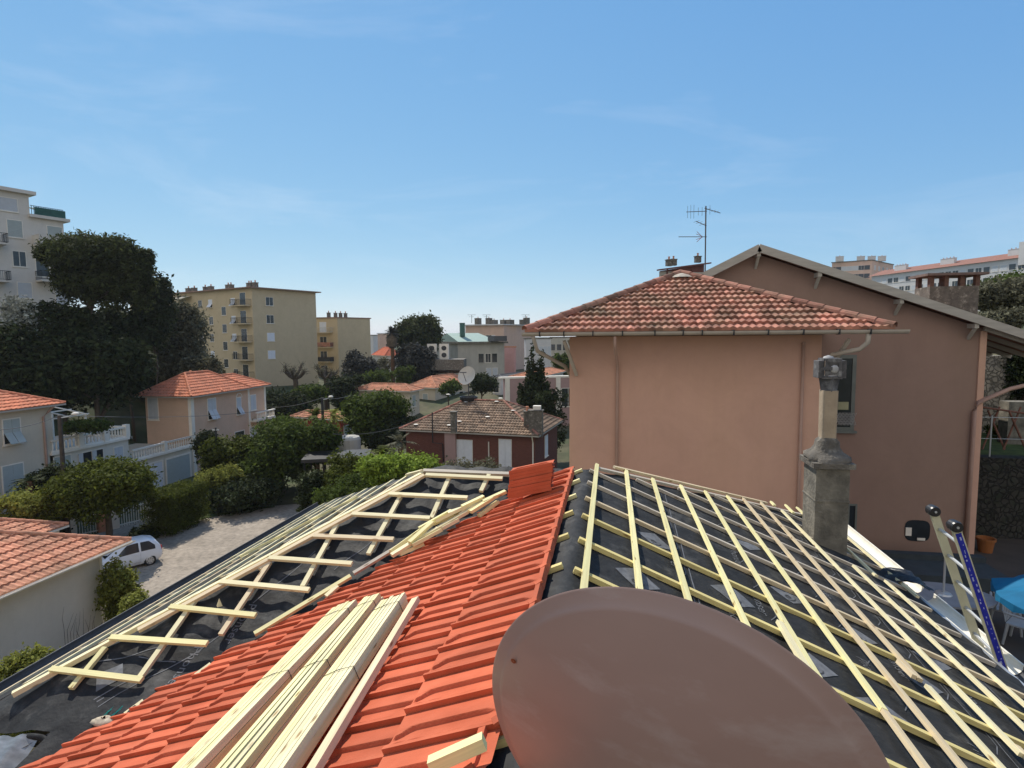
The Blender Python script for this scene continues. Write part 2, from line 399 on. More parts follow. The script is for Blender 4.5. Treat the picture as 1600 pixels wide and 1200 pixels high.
# ---------------------------------------------------------------- our house: roof being re-covered
XR, ZR, AR, BF, YC, XH, XE, XL, YE = -0.264, -1.5, 0.424, 0.47, 6.50, -2.10, 3.75, -5.55, 10.40
ZH, BH = -1.60, 0.485
YS, YF, XM = -2.5, 3.42, -4.15
def fbm(x, y, z=0.0, o=3): return mnoise.fractal(Vector((x, y, z)), 0.9, 2.0, o)
def zroof(x, y):
    main = ZR - AR*abs(x-XR)
    far = ZR - 0.43*(y-YC)
    face = ZR + BF*(y-YC)
    liph = ZH + BH*(x-XH)
    cross = min(face, far, liph, ZR - AR*(x-XR))
    return max(min(main, far), cross), (main > cross)
def zmemb(x, y):
    z, ismain = zroof(x, y)
    if x > XR+0.1:
        k = (y-0.28)/0.55; z += -0.016*abs(math.sin(math.pi*k))**1.0 + 0.010*fbm(x*3, y*3, 1)
        z += 0.006*math.sin(x*9+2*fbm(x, y*1.5, 4))
    elif not ismain and (ZR+BF*(y-YC)) < ZH+BH*(x-XH)+0.02:
        a = ss((y-3.4)/1.2)
        z += a*(0.011*math.sin(2*math.pi*x/0.30+1.5*math.sin(y*2.1))+0.012*fbm(x*2.2, y*1.2, 5)) - 0.028*a
        z += (1-a)*(0.05*fbm(x*1.6, y*1.6, 8)+0.03*math.sin(x*3.1+y*7))
    else:
        z += 0.010*fbm(x*3, y*3, 2)
    return z
house = thing('house_under_reroofing', 'house being re-roofed in the foreground, black underlay, pale battens and fresh orange tiles', 'house', (-0.5, 5.0, -12.7))
# shell walls and roof deck
mb = MB()
mb.box(XM+0.5, XE-0.5, YS+0.4, YE-0.5, -12.9, -3.45)
mb.box(XL+0.55, XM+0.502, YF+0.45, YE-0.505, -12.9, -3.45)
mb.build('wall', W_CREAM, house)
# membrane
step = 0.06
gx = np.arange(XL, XE+1e-6, step); gy = np.arange(YS, YE+1e-6, step)
idx = {}; vs = []; fs = []
def inside(x, y): return (x >= XM-.01) or (y >= YF-.01)
for j, y in enumerate(gy):
    for i, x in enumerate(gx):
        if inside(x, y):
            idx[(i, j)] = len(vs); z = zmemb(x, y)
            if y < YF+0.35 and x < XM+0.35:         # loose flap hanging over the short eave, wavy
                t = ss((YF+0.35-y)/0.35); z += t*(0.05*math.sin(x*4.3+0.6)-0.01)
            vs.append((x, y, z))
for j in range(len(gy)-1):
    for i in range(len(gx)-1):
        q = [(i, j), (i+1, j), (i+1, j+1), (i, j+1)]
        if all(k in idx for k in q): fs.append(tuple(idx[k] for k in q))
mb = MB(); mb.add(vs, fs); memb = mb.build('roof_underlay', MEMB, house, smooth=True)
# flap edge hanging down at the short eave (rolled lip)
mb = MB(); cols = np.arange(XL+0.05, XM+0.45, 0.05); vs = []; n = 9
for x in cols:
    zt = zmemb(x, YF)+0.07*math.sin(x*4.3+0.6)-0.03
    if x > XM+.0: zt = zmemb(x, YF)+.01
    r = 0.022+0.008*math.sin(x*3.1)
    for k in range(n):
        a = math.pi*k/(n-1)*0.75
        vs.append((x, YF-r*math.sin(a)*1.4-0.002, zt-r*(1-math.cos(a))*1.3))
fs = [(i*n+k, i*n+k+1, (i+1)*n+k+1, (i+1)*n+k) for i in range(len(cols)-1) for k in range(n-1)]
mb.add(vs, fs); mb.build('underlay_flap', MEMB, house, smooth=True)
# crumpled zinc apron below the short eave
mb = MB(); vs = []; nu, nv = 60, 10
for i in range(nu+1):
    x = XL-0.25+1.62*i/nu
    for k in range(nv+1):
        t = k/nv; fold = 0.05*math.exp(-((x+4.10)/0.07)**2)+0.035*math.exp(-((x+4.32)/0.05)**2)
        z = -2.985 - 0.17*t + 0.020*math.sin(x*7+3*t) + 0.018*fbm(x*7, t*3, 3) + fold*(1-.4*t)
        vs.append((x, YF-0.005-0.30*t+0.012*math.sin(x*9), z))
fs = [(i*(nv+1)+k, (i+1)*(nv+1)+k, (i+1)*(nv+1)+k+1, i*(nv+1)+k+1) for i in range(nu) for k in range(nv)]
mb.add(vs, fs); mb.build('eave_flashing', M('zinc_bright', (0.26, 0.265, 0.265), rough=0.45, var=0.45, scale=5, metal=0.5, spec=0.5, stretch=(1, 4, 4)), house, smooth=True)
mb = MB(); mb.box(XL-.2, -4.0, YF-.33, YF-.29, -3.30, -3.16); mb.build('fascia_board', ZINC_D, house)

# gutters
def gutter(p0, p1, r, mat, up=(0, 0, 1), bead=True, name='gutter'):
    mb = MB(); mb.halfpipe(p0, p1, r, 9, th=0.004, inv=True)
    p0 = np.array(p0, float); p1 = np.array(p1, float); d = (p1-p0)/np.linalg.norm(p1-p0); sd = np.cross(d, [0, 0, 1.])
    if bead:
        for sgn in (1, -1): mb.tube([p0+sd*sgn*r, p1+sd*sgn*r], 0.010, 6)
    return mb.build(name, mat, house, smooth=False)
gutter((XL-0.10, YF-0.1, -3.28), (XL-0.10, YE+0.05, -3.28), 0.095, ZINC_D)
gutter((XE+0.10, 7.85, -3.20), (XE+0.10, YE+0.05, -3.20), 0.10, ZINC_C)
gutter((XE+0.10, 6.05, -3.20), (XE+0.10, 7.62, -3.20), 0.10, ZINC_C)
gutter((XE+0.10, 1.0, -3.215), (XE+0.10, 6.05, -3.215), 0.10, ZINC_D)
mb = MB(); mb.box(XL-0.005, XL+0.02, YF, YE, -3.44, -3.27); mb.build('fascia_board', ZINC, house)
mb = MB(); mb.box(XE-0.04, XE-0.01, YS, YE, -3.44, -3.19); mb.build('fascia_board', ZINC, house)
# black outlet roll at the gutter gap
mb = MB(); vs = []
for i in range(13):
    y = 7.52+0.42*i/12
    for k in range(8):
        a = -0.3+math.pi*1.15*k/7
        vs.append((XE-0.30+0.45*k/7, y+0.03*math.sin(k*1.3), -3.08+0.07*math.sin(a)+0.03*math.sin(i*1.1+k)-0.05*(k > 5)))
mb.add(vs, [(i*8+k, i*8+k+1, (i+1)*8+k+1, (i+1)*8+k) for i in range(12) for k in range(7)])
mb.build('drain_liner', BLACK, house, smooth=True)

NR = np.array([AR, 0, 1.0]); NR /= np.linalg.norm(NR)
NL = np.array([-AR, 0, 1.0]); NL /= np.linalg.norm(NL)
NF = np.array([0, -BF, 1.0]); NF /= np.linalg.norm(NF)
NH = np.array([-BF, 0, 1.0]); NH /= np.linalg.norm(NH)
def PR(x, y, h): return np.array([x, y, ZR-AR*(x-XR)]) + NR*h
def PLt(x, y, h): return np.array([x, y, ZR+AR*(x-XR)]) + NL*h
def PFc(x, y, h): return np.array([x, y, ZR+BF*(y-YC)]) + NF*h
def PH(x, y, h): return np.array([x, y, ZH+BH*(x-XH)]) + NH*h
rnd = random.Random(3)
def lath(p0, p1, n, wd=0.040, ht=0.027, mat=None, jitter=0.004, name='lath', parent=house):
    mb = MB(); p0 = np.array(p0)+np.array([rnd.uniform(-jitter, jitter), rnd.uniform(-jitter, jitter), 0]); p1 = np.array(p1)+np.array([rnd.uniform(-jitter, jitter), rnd.uniform(-jitter, jitter), 0])
    mb.beam(p0, p1, wd, ht, up=n)
    o = mb.build(name, mat or rnd.choice(WOODS), parent)
    return o
# right slope: counter battens down the slope
HC, HL = 0.018, 0.048
cy = [1.40, 1.95, 2.50, 3.05, 3.604, 4.172, 4.752, 5.273, 5.856, 6.393]
for k, y in enumerate(cy):
    lath(PR(XR+0.035, y, HC), PR(XE-0.18, y, HC), NR, 0.042, 0.034, WOOD_T if y < 5 else WOOD_O if y < 5.6 else WOOD_G, name='counter_batten')
for y in (6.95, 7.5, 8.05, 8.6, 9.15):
    lath(PR(XR+(y-YC)+0.12, y, HC), PR(XE-0.18, y, HC), NR, 0.042, 0.034, WOOD_G, name='counter_batten')
# hip battens along the far hip
lath(PR(XR+0.1, 6.62, 0.02), PR(XE-0.35, 6.62+3.38, 0.02), NR, 0.05, 0.03, WOOD_G, name='hip_batten')
lath(PR(XR+0.3, 6.95, 0.05), PR(XR+2.6, 9.1, 0.05), NR, 0.04, 0.03, WOOD_O, name='hip_batten')
# laths along the right slope
us = [0.101, 0.442, 0.775, 1.157, 1.515, 1.872, 2.158, 2.474, 2.81, 3.164, 3.50]
tips = [6.69, 7.05, 7.25, 7.59, 7.93, 8.28, 8.64, 8.97, 9.05, 7.35, 7.30]
mats = [WOOD_Y, WOOD_Y, WOOD_Y, WOOD_Y, WOOD_Y, WOOD_Y, WOOD_O, WOOD_P, WOOD_P, WOOD_P, WOOD_P]
for k, (u, yt) in enumerate(zip(us, tips)):
    x = XR+u
    if k == 7:
        lath(PR(x, 4.42, HL), PR(x, yt, HL), NR, mat=WOOD_O); lath(PR(x+0.035, 1.2, HL), PR(x+0.02, 4.36, HL), NR, mat=WOOD_P)
        lath(PR(x-0.05, 4.40, HL+0.01), PR(x-0.055, 4.62, HL-0.004), NR, 0.035, 0.03, WOOD_O, name='splintered_lath_end')
    elif k == 4:
        lath(PR(x, 3.4, HL), PR(x, yt, HL), NR, mat=WOOD_Y); lath(PR(x-0.045, 3.2, HL), PR(x-0.05, 4.28, HL), NR, 0.05, mat=WOOD_P)
        lath(PR(x+0.005, 0.9, HL), PR(x+0.0, 3.395, HL), NR, mat=WOOD_P)
    elif k == 5:
        lath(PR(x, 3.6, HL), PR(x, yt, HL), NR, mat=WOOD_Y); lath(PR(x+0.004, 0.9, HL), PR(x, 3.59, HL), NR, mat=WOOD_O)
    elif k == 8:
        lath(PR(x, 3.9, HL), PR(x, yt, HL), NR, mat=WOOD_P); lath(PR(x+0.03, 0.9, HL), PR(x+0.03, 4.0, HL+.004), NR, mat=WOOD_O)
    else:
        lath(PR(x, 0.75 if k < 3 else 0.9, HL), PR(x, yt, HL), NR, mat=mats[k])
lath(PR(XR+3.42, 7.35, HL), PR(XR+3.44, 8.3, HL), NR, mat=WOOD_P)
lath(PR(XR+3.80, 7.2, HL), PR(XR+3.80, 10.1, HL), NR, mat=WOOD_P)
for u in (2.75, 3.05, 3.3): lath(PR(XR+u, 9.2+.25*(u-2.7), HL), PR(XR+u, 9.42+(u-2.75), HL), NR, mat=WOOD_Y)
# short battens just left of the ridge
for y in [1.5, 2.05, 2.6, 3.12, 3.66, 4.24, 4.82, 5.34, 5.92, 6.38]:
    lath(PLt(XR-0.03, y, HC), PLt(-0.62, y-0.02, HC), NL, 0.042, 0.034, WOOD_T if y < 5 else WOOD_Y, name='counter_batten')
lath(PLt(-0.405, 5.55, HL), PLt(-0.40, 6.55, HL), NL, mat=WOOD_Y)
# cross wing, slope that faces the camera: horizontal laths (rungs) on rising rails
RUNG = [((80,1045),(222,1062)),((172,996),(323,1006)),((265,948),(400,962)),((345,909),(483,922)),((420,872),(550,881)),((490,837.5),(615,843)),((550,803),(672,810)),((608,772),(730,778)),((665,742),(785,748))]
rm = [WOOD_Y, WOOD_Y, WOOD_Y, WOOD_P, WOOD_P, WOOD_O, WOOD_P, WOOD_P, WOOD_P]
def face_px(px, py, h):
    c = ZR - BF*YC + h*math.sqrt(1+BF*BF)
    return onpl(px, py, [0, -BF, 1.0], c)
for (a, b), m in zip(RUNG, rm):
    A_ = face_px(*a, 0.065); B_ = face_px(*b, 0.065)
    lath(A_, B_, NF, 0.045, 0.030, m)
for pts, m in [(((112,1076),(165,1012)),WOOD_Y),(((218,1060),(307,935)),WOOD_P),(((346,992),(422,879)),WOOD_O),(((472,917),(527,820)),WOOD_P),(((576,866),(627,774)),WOOD_P),
             (((674,810),(703,745)),WOOD_P),(((752,768),(764,742)),WOOD_P),(((407,890),(424,872)),WOOD_O)]:
    lath(face_px(*pts[0], 0.034), face_px(*pts[1], 0.034), NF, 0.045, 0.030, m, name='counter_batten')
# hip boards
H0 = face_px(20, 1085, 0.03); H1 = face_px(658, 741, 0.03)
hd = (H1-H0)/np.linalg.norm(H1-H0); hs = np.cross(hd, [0, 0, 1.]); hs /= np.linalg.norm(hs)
lath(H0, H1, (NF+NH)/2, 0.045, 0.04, WOOD_P, name='hip_batten')
lath(H0+hd*0.9+hs*0.075, H1+hs*0.075, NF, 0.04, 0.035, WOOD_O, name='hip_batten')
lath(H1+np.array([0, .08, .02]), H1+np.array([1.15, .06, .02]), NF, 0.045, 0.035, WOOD_G, name='ridge_batten')
lath(H1+np.array([0, .02, .03]), H1+np.array([-.35, .5, -.14]), NH, 0.045, 0.035, WOOD_P, name='hip_batten')
# left hip face laths; mostly pale wood, standing in for sunlight on shaded sides
k = 0
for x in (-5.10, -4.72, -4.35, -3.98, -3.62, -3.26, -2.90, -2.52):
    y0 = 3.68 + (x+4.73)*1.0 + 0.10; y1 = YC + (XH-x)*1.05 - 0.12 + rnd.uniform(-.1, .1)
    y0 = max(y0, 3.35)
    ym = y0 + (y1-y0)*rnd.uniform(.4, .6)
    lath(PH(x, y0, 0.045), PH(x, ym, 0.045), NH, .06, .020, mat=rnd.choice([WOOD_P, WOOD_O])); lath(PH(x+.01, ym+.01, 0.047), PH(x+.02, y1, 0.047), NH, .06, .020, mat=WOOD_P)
for y in (4.6, 5.2, 5.8, 6.4, 7.0, 7.6, 8.2, 8.8):
    xe = min(-4.73+(y-3.68), XH-(y-YC)) if y > YC else -4.73+(y-3.68)
    lath(PH(XL+0.15, y, 0.018), PH(xe-.05, y, 0.018), NH, 0.042, 0.030, WOOD_O if k % 2 else WOOD_G, name='counter_batten'); k += 1
lath(PH(-4.35, 6.1, 0.075), PH(-3.2, 6.9, 0.075), NH, mat=WOOD_Y)
# valley lath and peeking offcuts below the tile edge
lath(face_px(398, 991, 0.03), face_px(548, 900, 0.03), NF, 0.04, 0.03, WOOD_Y, name='valley_batten')
lath(face_px(552, 896, 0.03), face_px(636, 846, 0.03), NF, 0.035, 0.03, WOOD_G, name='valley_batten')
for a, b in (((196,1118),(226,1096)), ((306,1056),(330,1039)), ((510,932),(528,916))):
    lath(face_px(*a, 0.03), face_px(*b, 0.03), NF, 0.04, 0.03, WOOD_P)

# printing on the underlay: thin lines, tilted logos, words
mb = MB()
def onmem(x, y): return (x, y, zmemb(x, y)+0.004)
def strip(x0, y0, x1, y1, wd):
    n = max(2, int(math.hypot(x1-x0, y1-y0)/0.06)); dx, dy = x1-x0, y1-y0; l = math.hypot(dx, dy); nxx, nyy = -dy/l*wd/2, dx/l*wd/2
    vs = []
    for i in range(n+1):
        t = i/n; x, y = x0+dx*t, y0+dy*t; vs += [onmem(x+nxx, y+nyy), onmem(x-nxx, y-nyy)]
    mb.add(vs, [(2*i, 2*i+1, 2*i+3, 2*i+2) for i in range(n)])
for x in (0.62, 1.30, 1.98, 2.52, 3.1):
    strip(x, 1.5, x+0.03, 6.6+x*.6, 0.010)
    y = 1.7
    while y < 6.5+x*.7:
        strip(x-0.09, y, x-0.02, y+0.12, 0.008); strip(x-0.02, y+0.12, x-0.02, y+0.24, 0.008); y += 0.55
mb.build('printed_lines', PRINT, house); mb = MB()
for x0, y0, x1, y1 in [(-4.2, 3.95, -3.7, 4.2), (-3.9, 4.05, -3.55, 4.05), (-3.2, 4.6, -2.9, 5.2), (-2.6, 5.0, -2.3, 5.5), (-4.3, 3.3, -3.9, 3.7), (-4.05, 3.6, -3.75, 3.9), (-4.0, 3.5, -3.3, 4.3)]:
    strip(x0, y0, x1, y1, 0.010)
mb.build('printed_lines', PRINT, house)
def logo(x, y, s, rot):
    global mb
    mb = MB(); n = 5; vs = []
    for j in range(n+1):
        for i in range(n+1):
            a, b = (i/n-.5)*s, (j/n-.5)*s
            vs.append(onmem(x+a*math.cos(rot)-b*math.sin(rot), y+a*math.sin(rot)+b*math.cos(rot)))
    mb.add(vs, [(j*(n+1)+i, j*(n+1)+i+1, (j+1)*(n+1)+i+1, (j+1)*(n+1)+i) for j in range(n) for i in range(n)])
    return mb.build('printed_logo', PRINT, house)
LOGOS = [(0.40, 5.05, .22), (0.95, 4.55, .24), (1.55, 5.2, .22), (1.05, 3.9, .24), (2.05, 5.0, .2), (1.36, 3.95, .2), (1.70, 3.72, .26), (2.3, 4.55, .22), (0.2, 4.0, .22), (0.62, 6.0, .2), (1.45, 6.3, .2), (2.7, 5.2, .22), (-4.0, 3.86, .18), (2.0, 3.3, .22)]
for x, y, s in LOGOS: logo(x, y, s, 0.75)
PRINTD = M('print_dark', (0.045, 0.046, 0.05), rough=0.8)
def text_on(txt, x, y, size, rot, mat, lift=0.004, name='printed_word'):
    cu = bpy.data.curves.new('t', 'FONT'); cu.body = txt; cu.size = size; cu.resolution_u = 2
    o = bpy.data.objects.new('t', cu); COL.objects.link(o)
    me = bpy.data.meshes.new_from_object(o.evaluated_get(bpy.context.evaluated_depsgraph_get()))
    bpy.data.objects.remove(o)
    vs = []
    for v in me.vertices:
        a, b = v.co.x, v.co.y
        X = x+a*math.cos(rot)-b*math.sin(rot); Y = y+a*math.sin(rot)+b*math.cos(rot)
        vs.append((X, Y, zmemb(X, Y)+lift))
    q = MB(); q.add(vs, [tuple(p.vertices) for p in me.polygons])
    return q.build(name, mat, house)
for x, y, s in LOGOS[:9]: text_on('e)', x-.06, y-.05, s*.55, 0.75-math.pi/2, PRINTD, 0.007)
for x, y in [(0.47, 4.72), (0.82, 3.98), (1.12, 4.62), (1.36, 3.5), (1.80, 4.25), (2.12, 4.6), (2.2, 3.6), (2.66, 4.6), (1.15, 5.6), (2.0, 5.8), (0.5, 6.1), (-3.5, 3.95), (-3.25, 4.35)]:
    text_on('Phonser', x+.02, y+.25, 0.115, -math.pi/2, PRINT)

# ---- new tiles on the left slope
def h_tile(s, t):
    # s: 0 at the near side edge .. 1 at the far edge; t: 0 lower end .. 1 upper end
    h = 0.0
    h += 0.025*(1-ss((s-0.02)/0.30))                       # roll at the near edge
    if s < 0.30: h += 0.0016*(1 if (0.10 < s < 0.115 or 0.17 < s < 0.185) and (t*6 % 1) > 0.12 and t > .06 else 0)
    a = ss((t-0.005)/0.05)*(1-ss((t-0.84)/0.10))            # second, shorter wave
    s0 = 0.505-0.20*(1-ss(t/0.20))
    w2 = 0.0 if s < s0-0.018 else (ss((s-s0+0.018)/0.033) if s < s0+0.015 else 1-ss((s-s0-0.015)/0.42))
    h += 0.0165*a*w2
    h += 0.006*(1-ss(t/0.05))*0
    h -= 0.003*ss((s-0.30)/0.1)*(1-ss((s-0.46)/0.05))*a
    return h
TW, TG = 0.25, 0.330       # width along the ridge, gauge (horizontal run)
sg = [0, .0001, .04, .10, .105, .113, .118, .17, .175, .185, .19, .24, .27, .285, .30, .315, .33, .345, .36, .375, .39, .405, .42, .435, .45, .465, .48, .495, .51, .525, .54, .60, .68, .78, .88, 1.0]
tg = [0, 0.012, .024, .036, .048, .06, .072, .084, .096, .108, .12, .135, .15, .165, .18, .20, .26, .33, .345, .42, .495, .51, .58, .66, .675, .76, .84, .90, .95, 1.0]
def one_tile(mb, xb, y0, runx, lift0, lift1, dz=0, P=PLt, wd=TW-0.003, thick=0.028):
    vs = []; ns = len(sg); ntt = len(tg)
    for t in tg:
        for i, s in enumerate(sg):
            h = lift0 + (lift1-lift0)*t + h_tile(s, t) + dz
            if i == 0: h = lift0 + (lift1-lift0)*t + dz - thick + 0.004
            vs.append(P(xb+runx*t, y0+wd*s, h))
    fs = [(j*ns+i, (j+1)*ns+i, (j+1)*ns+i+1, j*ns+i+1) for j in range(ntt-1) for i in range(ns-1)]
    o = len(vs)
    for s in sg[1:]: vs.append(P(xb+0.004, y0+wd*s, lift0+dz-thick))
    fs += [(i+1, i+2, o+i+1, o+i) for i in range(ns-2)]
    o2 = len(vs)
    for t in tg: vs.append(P(xb+runx*t, y0+wd, lift0+(lift1-lift0)*t+dz-thick))
    fs += [(j*ns+ns-1, o2+j, o2+j+1, (j+1)*ns+ns-1) for j in range(ntt-1)]
    vs = [tuple(v) for v in vs]
    mb.add(vs, fs)
edge = [(-4.3, 3.0), (-3.778, 3.50), (-3.578, 3.80), (-3.327, 4.02), (-2.954, 4.25), (-2.8, 4.52), (-2.52, 4.82), (-2.21, 5.06), (-1.98, 5.38), (-1.54, 5.94), (-1.12, 6.35), (-.8, 6.55), (0, 6.6)]
def yedge(x): return float(np.interp(x, [e[0] for e in edge], [e[1] for e in edge]))
mb = MB()
for k in range(11):
    xb = -0.836-TG*k if k >= 0 else 0
    top = -0.375 if k == 0 else xb+TG+0.045
    for j in range(-2, 26):
        y0 = 0.79+TW*j
        if y0+TW*0.6 > yedge(xb+0.16): continue
        if k == 0 and y0 < 1.0: continue
        rx = top-xb
        jit = rnd.uniform(-.0015, .0015)
        one_tile(mb, xb+jit*2, y0+jit, rx, 0.098, 0.098-0.036*rx/0.375 if k else 0.066, dz=jit)
tiles = mb.build('roof_tiles', TILE, house, smooth=True)
try:
    me = tiles.data; bpy.context.view_layer.objects.active = tiles
    me.set_sharp_from_angle(angle=rad(38))
except Exception as e: print(e)
# verge trim on the ridge side of the top course
mb = MB()
for j in range(1, 24):
    y0 = 0.80+TW*j
    if y0 > 6.2: break
    d0 = 0 if y0 > 2.0 else -0.06
    mb.beam(PLt(-0.378+d0, y0, 0.062), PLt(-0.378+d0, y0+TW*0.97, 0.068), 0.030, 0.05, up=NL)
    mb.beam(PLt(-0.40+d0, y0, 0.088), PLt(-0.36+d0, y0+0.02, 0.092), 0.05, 0.012, up=NL)
mb.build('verge_tiles', TILE, house)

# ---- chimney of the house
CX, CY = 2.88, 8.20
ch = MB(); ch.box(CX-0.205, CX+0.205, CY-0.20, CY+0.28, -3.3, -1.75)
ch.box(CX-0.214, CX+0.214, CY-0.21, CY+0.29, -2.20, -2.18)
chim = ch.build('chimney', CONC, house)
mb = MB(); mb.box(CX-0.255, CX+0.255, CY-0.25, CY+0.33, -1.75, -1.68); mb.build('chimney_ledge', CONC_D, chim)
mb = MB(); vs = []; lv = [(-1.68, .235, .27), (-1.655, .25, .27), (-1.61, .225, .23), (-1.56, .165, .17), (-1.50, .135, .13), (-1.43, .125, .12), (-1.38, .09, .09)]
for z, a, b in lv:
    for q in range(24):
        an = 2*math.pi*q/24; c_, s_ = math.cos(an), math.sin(an); e = .45
        rr = 1+0.20*fbm(c_*2.4, s_*2.4, z*9)
        vs.append((CX+rr*a*math.copysign(abs(c_)**e, c_), CY+.06+rr*b*math.copysign(abs(s_)**e, s_), z+.012*fbm(q, z*9, 2)))
mb.add(vs, [(i*24+q, i*24+(q+1) % 24, (i+1)*24+(q+1) % 24, (i+1)*24+q) for i in range(len(lv)-1) for q in range(24)])
mb.build('mortar_cap', CONC_D, chim, smooth=True)
mb = MB(); vs = []
for z, a in ((-1.46, .092), (-0.75, .098)):
    for q in range(16):
        an = 2*math.pi*(q+.5)/16; c_, s_ = math.cos(an), math.sin(an); e = .35
        vs.append((CX-.0+a*math.copysign(abs(c_)**e, c_), CY+.06+a*math.copysign(abs(s_)**e, s_), z))
mb.add(vs, [(q, (q+1) % 16, 16+(q+1) % 16, 16+q) for q in range(16)]+[tuple(16+q for q in range(16))])
mb.build('flue_pipe', M('clay_flue', (0.36, 0.28, 0.195), var=0.2, scale=5, bump=.3, bscale=20), chim)
COWL = M('cowl_metal', (0.10, 0.095, 0.095), rough=0.8, var=0.5, scale=14, col2=(0.24, 0.23, 0.22), c2scale=9, c2lo=.5, c2hi=.7)
mb = MB(); c0 = np.array([CX, CY+.06, 0])
mb.lathe((CX, CY+.06, -0.76), [(.105, 0), (.105, .02), (.13, .17), (.125, .19)], 4, None)
mb.box(CX-.12, CX+.12, CY-.06, CY+.18, -.59, -.56)
for dx in (-.135, .135):
    mb.box(CX+dx-.035, CX+dx+.035, CY-.04, CY+.16, -.58, -.35)
mb.box(CX-.10, CX-.06, CY-.08, CY-.07, -.56, -.32); mb.box(CX+.06, CX+.10, CY-.08, CY-.07, -.56, -.32); mb.box(CX-.10, CX+.10, CY-.083, CY-.08, -.37, -.32)
mb.box(CX-.11, CX+.11, CY-.04, CY+.18, -.35, -.32)
mb.box(CX-.085, CX+.085, CY-.068, CY-.055, -.54, -.36); mb.box(CX-.125, CX-.02, CY-.10, CY-.085, -.47, -.43)
mb.build('chimney_cowl', COWL, chim)
mb = MB(); mb.lathe((CX+.015, CY-.072, -.46), [(.001, .012), (.035, .012), (.052, .006), (.055, -.002)], 9, (0, -1, 0)); mb.lathe((CX-.02, CY+.06, -.33), [(.07, 0), (.06, .03), (.001, .05)], 10)
mb.build('cowl_drum', M('cowl_white', (0.38, 0.37, 0.36), rough=.8, var=.3, scale=12), chim, smooth=True)

# ---- things lying on the roof
def tpl(x, y, h): return PLt(x, y, h)
def lft(px, py, h): return onpl(px, py, [-AR, 0, 1.0], ZR-AR*XR+h*math.sqrt(1+AR*AR))
def bundle(label, near, far, mats, top=0.205, hh=0.04):
    # near/far: pixel columns of the two top edges at the bottom of the frame and at the far end
    nl, nr = lft(near[0], 1200, top), lft(near[1], 1200, top); fl, fr = lft(*far[0], top), lft(*far[1], top)
    yf = (fl[1]+fr[1])/2
    def X(c0, c1, y): return c1[0]+(c0[0]-c1[0])*(y-c1[1])/(c0[1]-c1[1])
    yn = 1.15; xa0, xb0, xa1, xb1 = X(nl, fl, yn), X(nr, fr, yn), X(nl, fl, yf), X(nr, fr, yf)
    root = thing('lath_bundle', label, 'timber bundle', tpl((xa1+xb1)/2, yf, top-2*hh), 'bundles of roof laths lying on the new tiles')
    n = max(3, int(round((xb1-xa1)/0.032)))
    for L_ in range(2):
        for i in range(n):
            t = (i+.5)/n; h = top-hh*(1.5-L_)+rnd.uniform(-.0015, .0015); e = rnd.uniform(-.03, .02)
            if L_ == 0 and 0 < i < n-1: continue
            mb = MB(); mb.beam(tpl(xa0+(xb0-xa0)*t, yn, h), tpl(xa1+(xb1-xa1)*t, yf+e, h), (xb1-xa1)/n-.003, hh-.002, up=NL); mb.build('lath', rnd.choice(mats), root)
    for d in (0.16, 0.95):
        y = yf-d; u = (y-yn)/(yf-yn); xa, xb = xa0+(xa1-xa0)*u, xb0+(xb1-xb0)*u
        mb = MB(); mb.tube([tpl(xa-.004, y, top-2*hh), tpl(xa-.004, y, top+.003), tpl((xa+xb)/2, y+.01, top+.006), tpl(xb+.004, y, top+.003), tpl(xb+.004, y, top-2*hh)], 0.0022, 5)
        mb.build('binding_wire', IRON, root)
    return root
bundle('leftmost bundle of yellow roof laths lying on the orange tiles', (283, 320), ((542, 936), (566, 937)), [WOOD_Y, WOOD_P, WOOD_Y])
bundle('middle bundle of roof laths on the orange tiles, yellowish with grey edge stripes', (352, 397), ((586, 925), (608, 922)), [WOOD_Y, WOOD_Y, WOOD_P])
bundle('rightmost and widest bundle of pale roof laths on the orange tiles', (420, 464), ((617, 925), (645, 926)), [WOOD_P, WOOD_P, WOOD_Y])
A_, B_ = lft(492, 1200, .15), lft(650, 937, .15); A_ = A_+(A_-B_)*.5
mb = MB(); mb.beam(A_, B_, 0.05, 0.036, up=NL)
o = mb.build('loose_lath', WOOD_O, loc=B_); tag(o, 'single loose lath lying against the right side of the widest lath bundle', 'lath')
# big offcut block near the bottom edge
mb = MB(); A_, B_ = [onpl(px_, py_, [-AR, 0, 1.0], ZR-AR*XR+.145*1.086) for px_, py_ in ((672, 1196), (757, 1158))]
mb.beam(A_, B_, 0.045, 0.045, up=NL)
tag(mb.build('batten_offcut', WOOD_Y, loc=A_), 'short thick wood offcut lying on the tiles next to the large dish', 'wood offcut')
mb = MB(); cc = tpl(-0.60, 1.80, .115)
mb.lathe(cc, [(0.001, .03), (.02, .028), (.035, .015), (.038, 0), (.02, -.01)], 9, NL)
tag(mb.build('clay_shard', TILE, loc=cc), 'small broken piece of orange clay under the short wood offcut', 'clay shard')
def onroof(px, py, h):
    d = ray(px, py)
    for i in range(4000):
        P = d*(2+0.003*i)
        if P[2] < zroof(P[0], P[1])[0]+h: return P
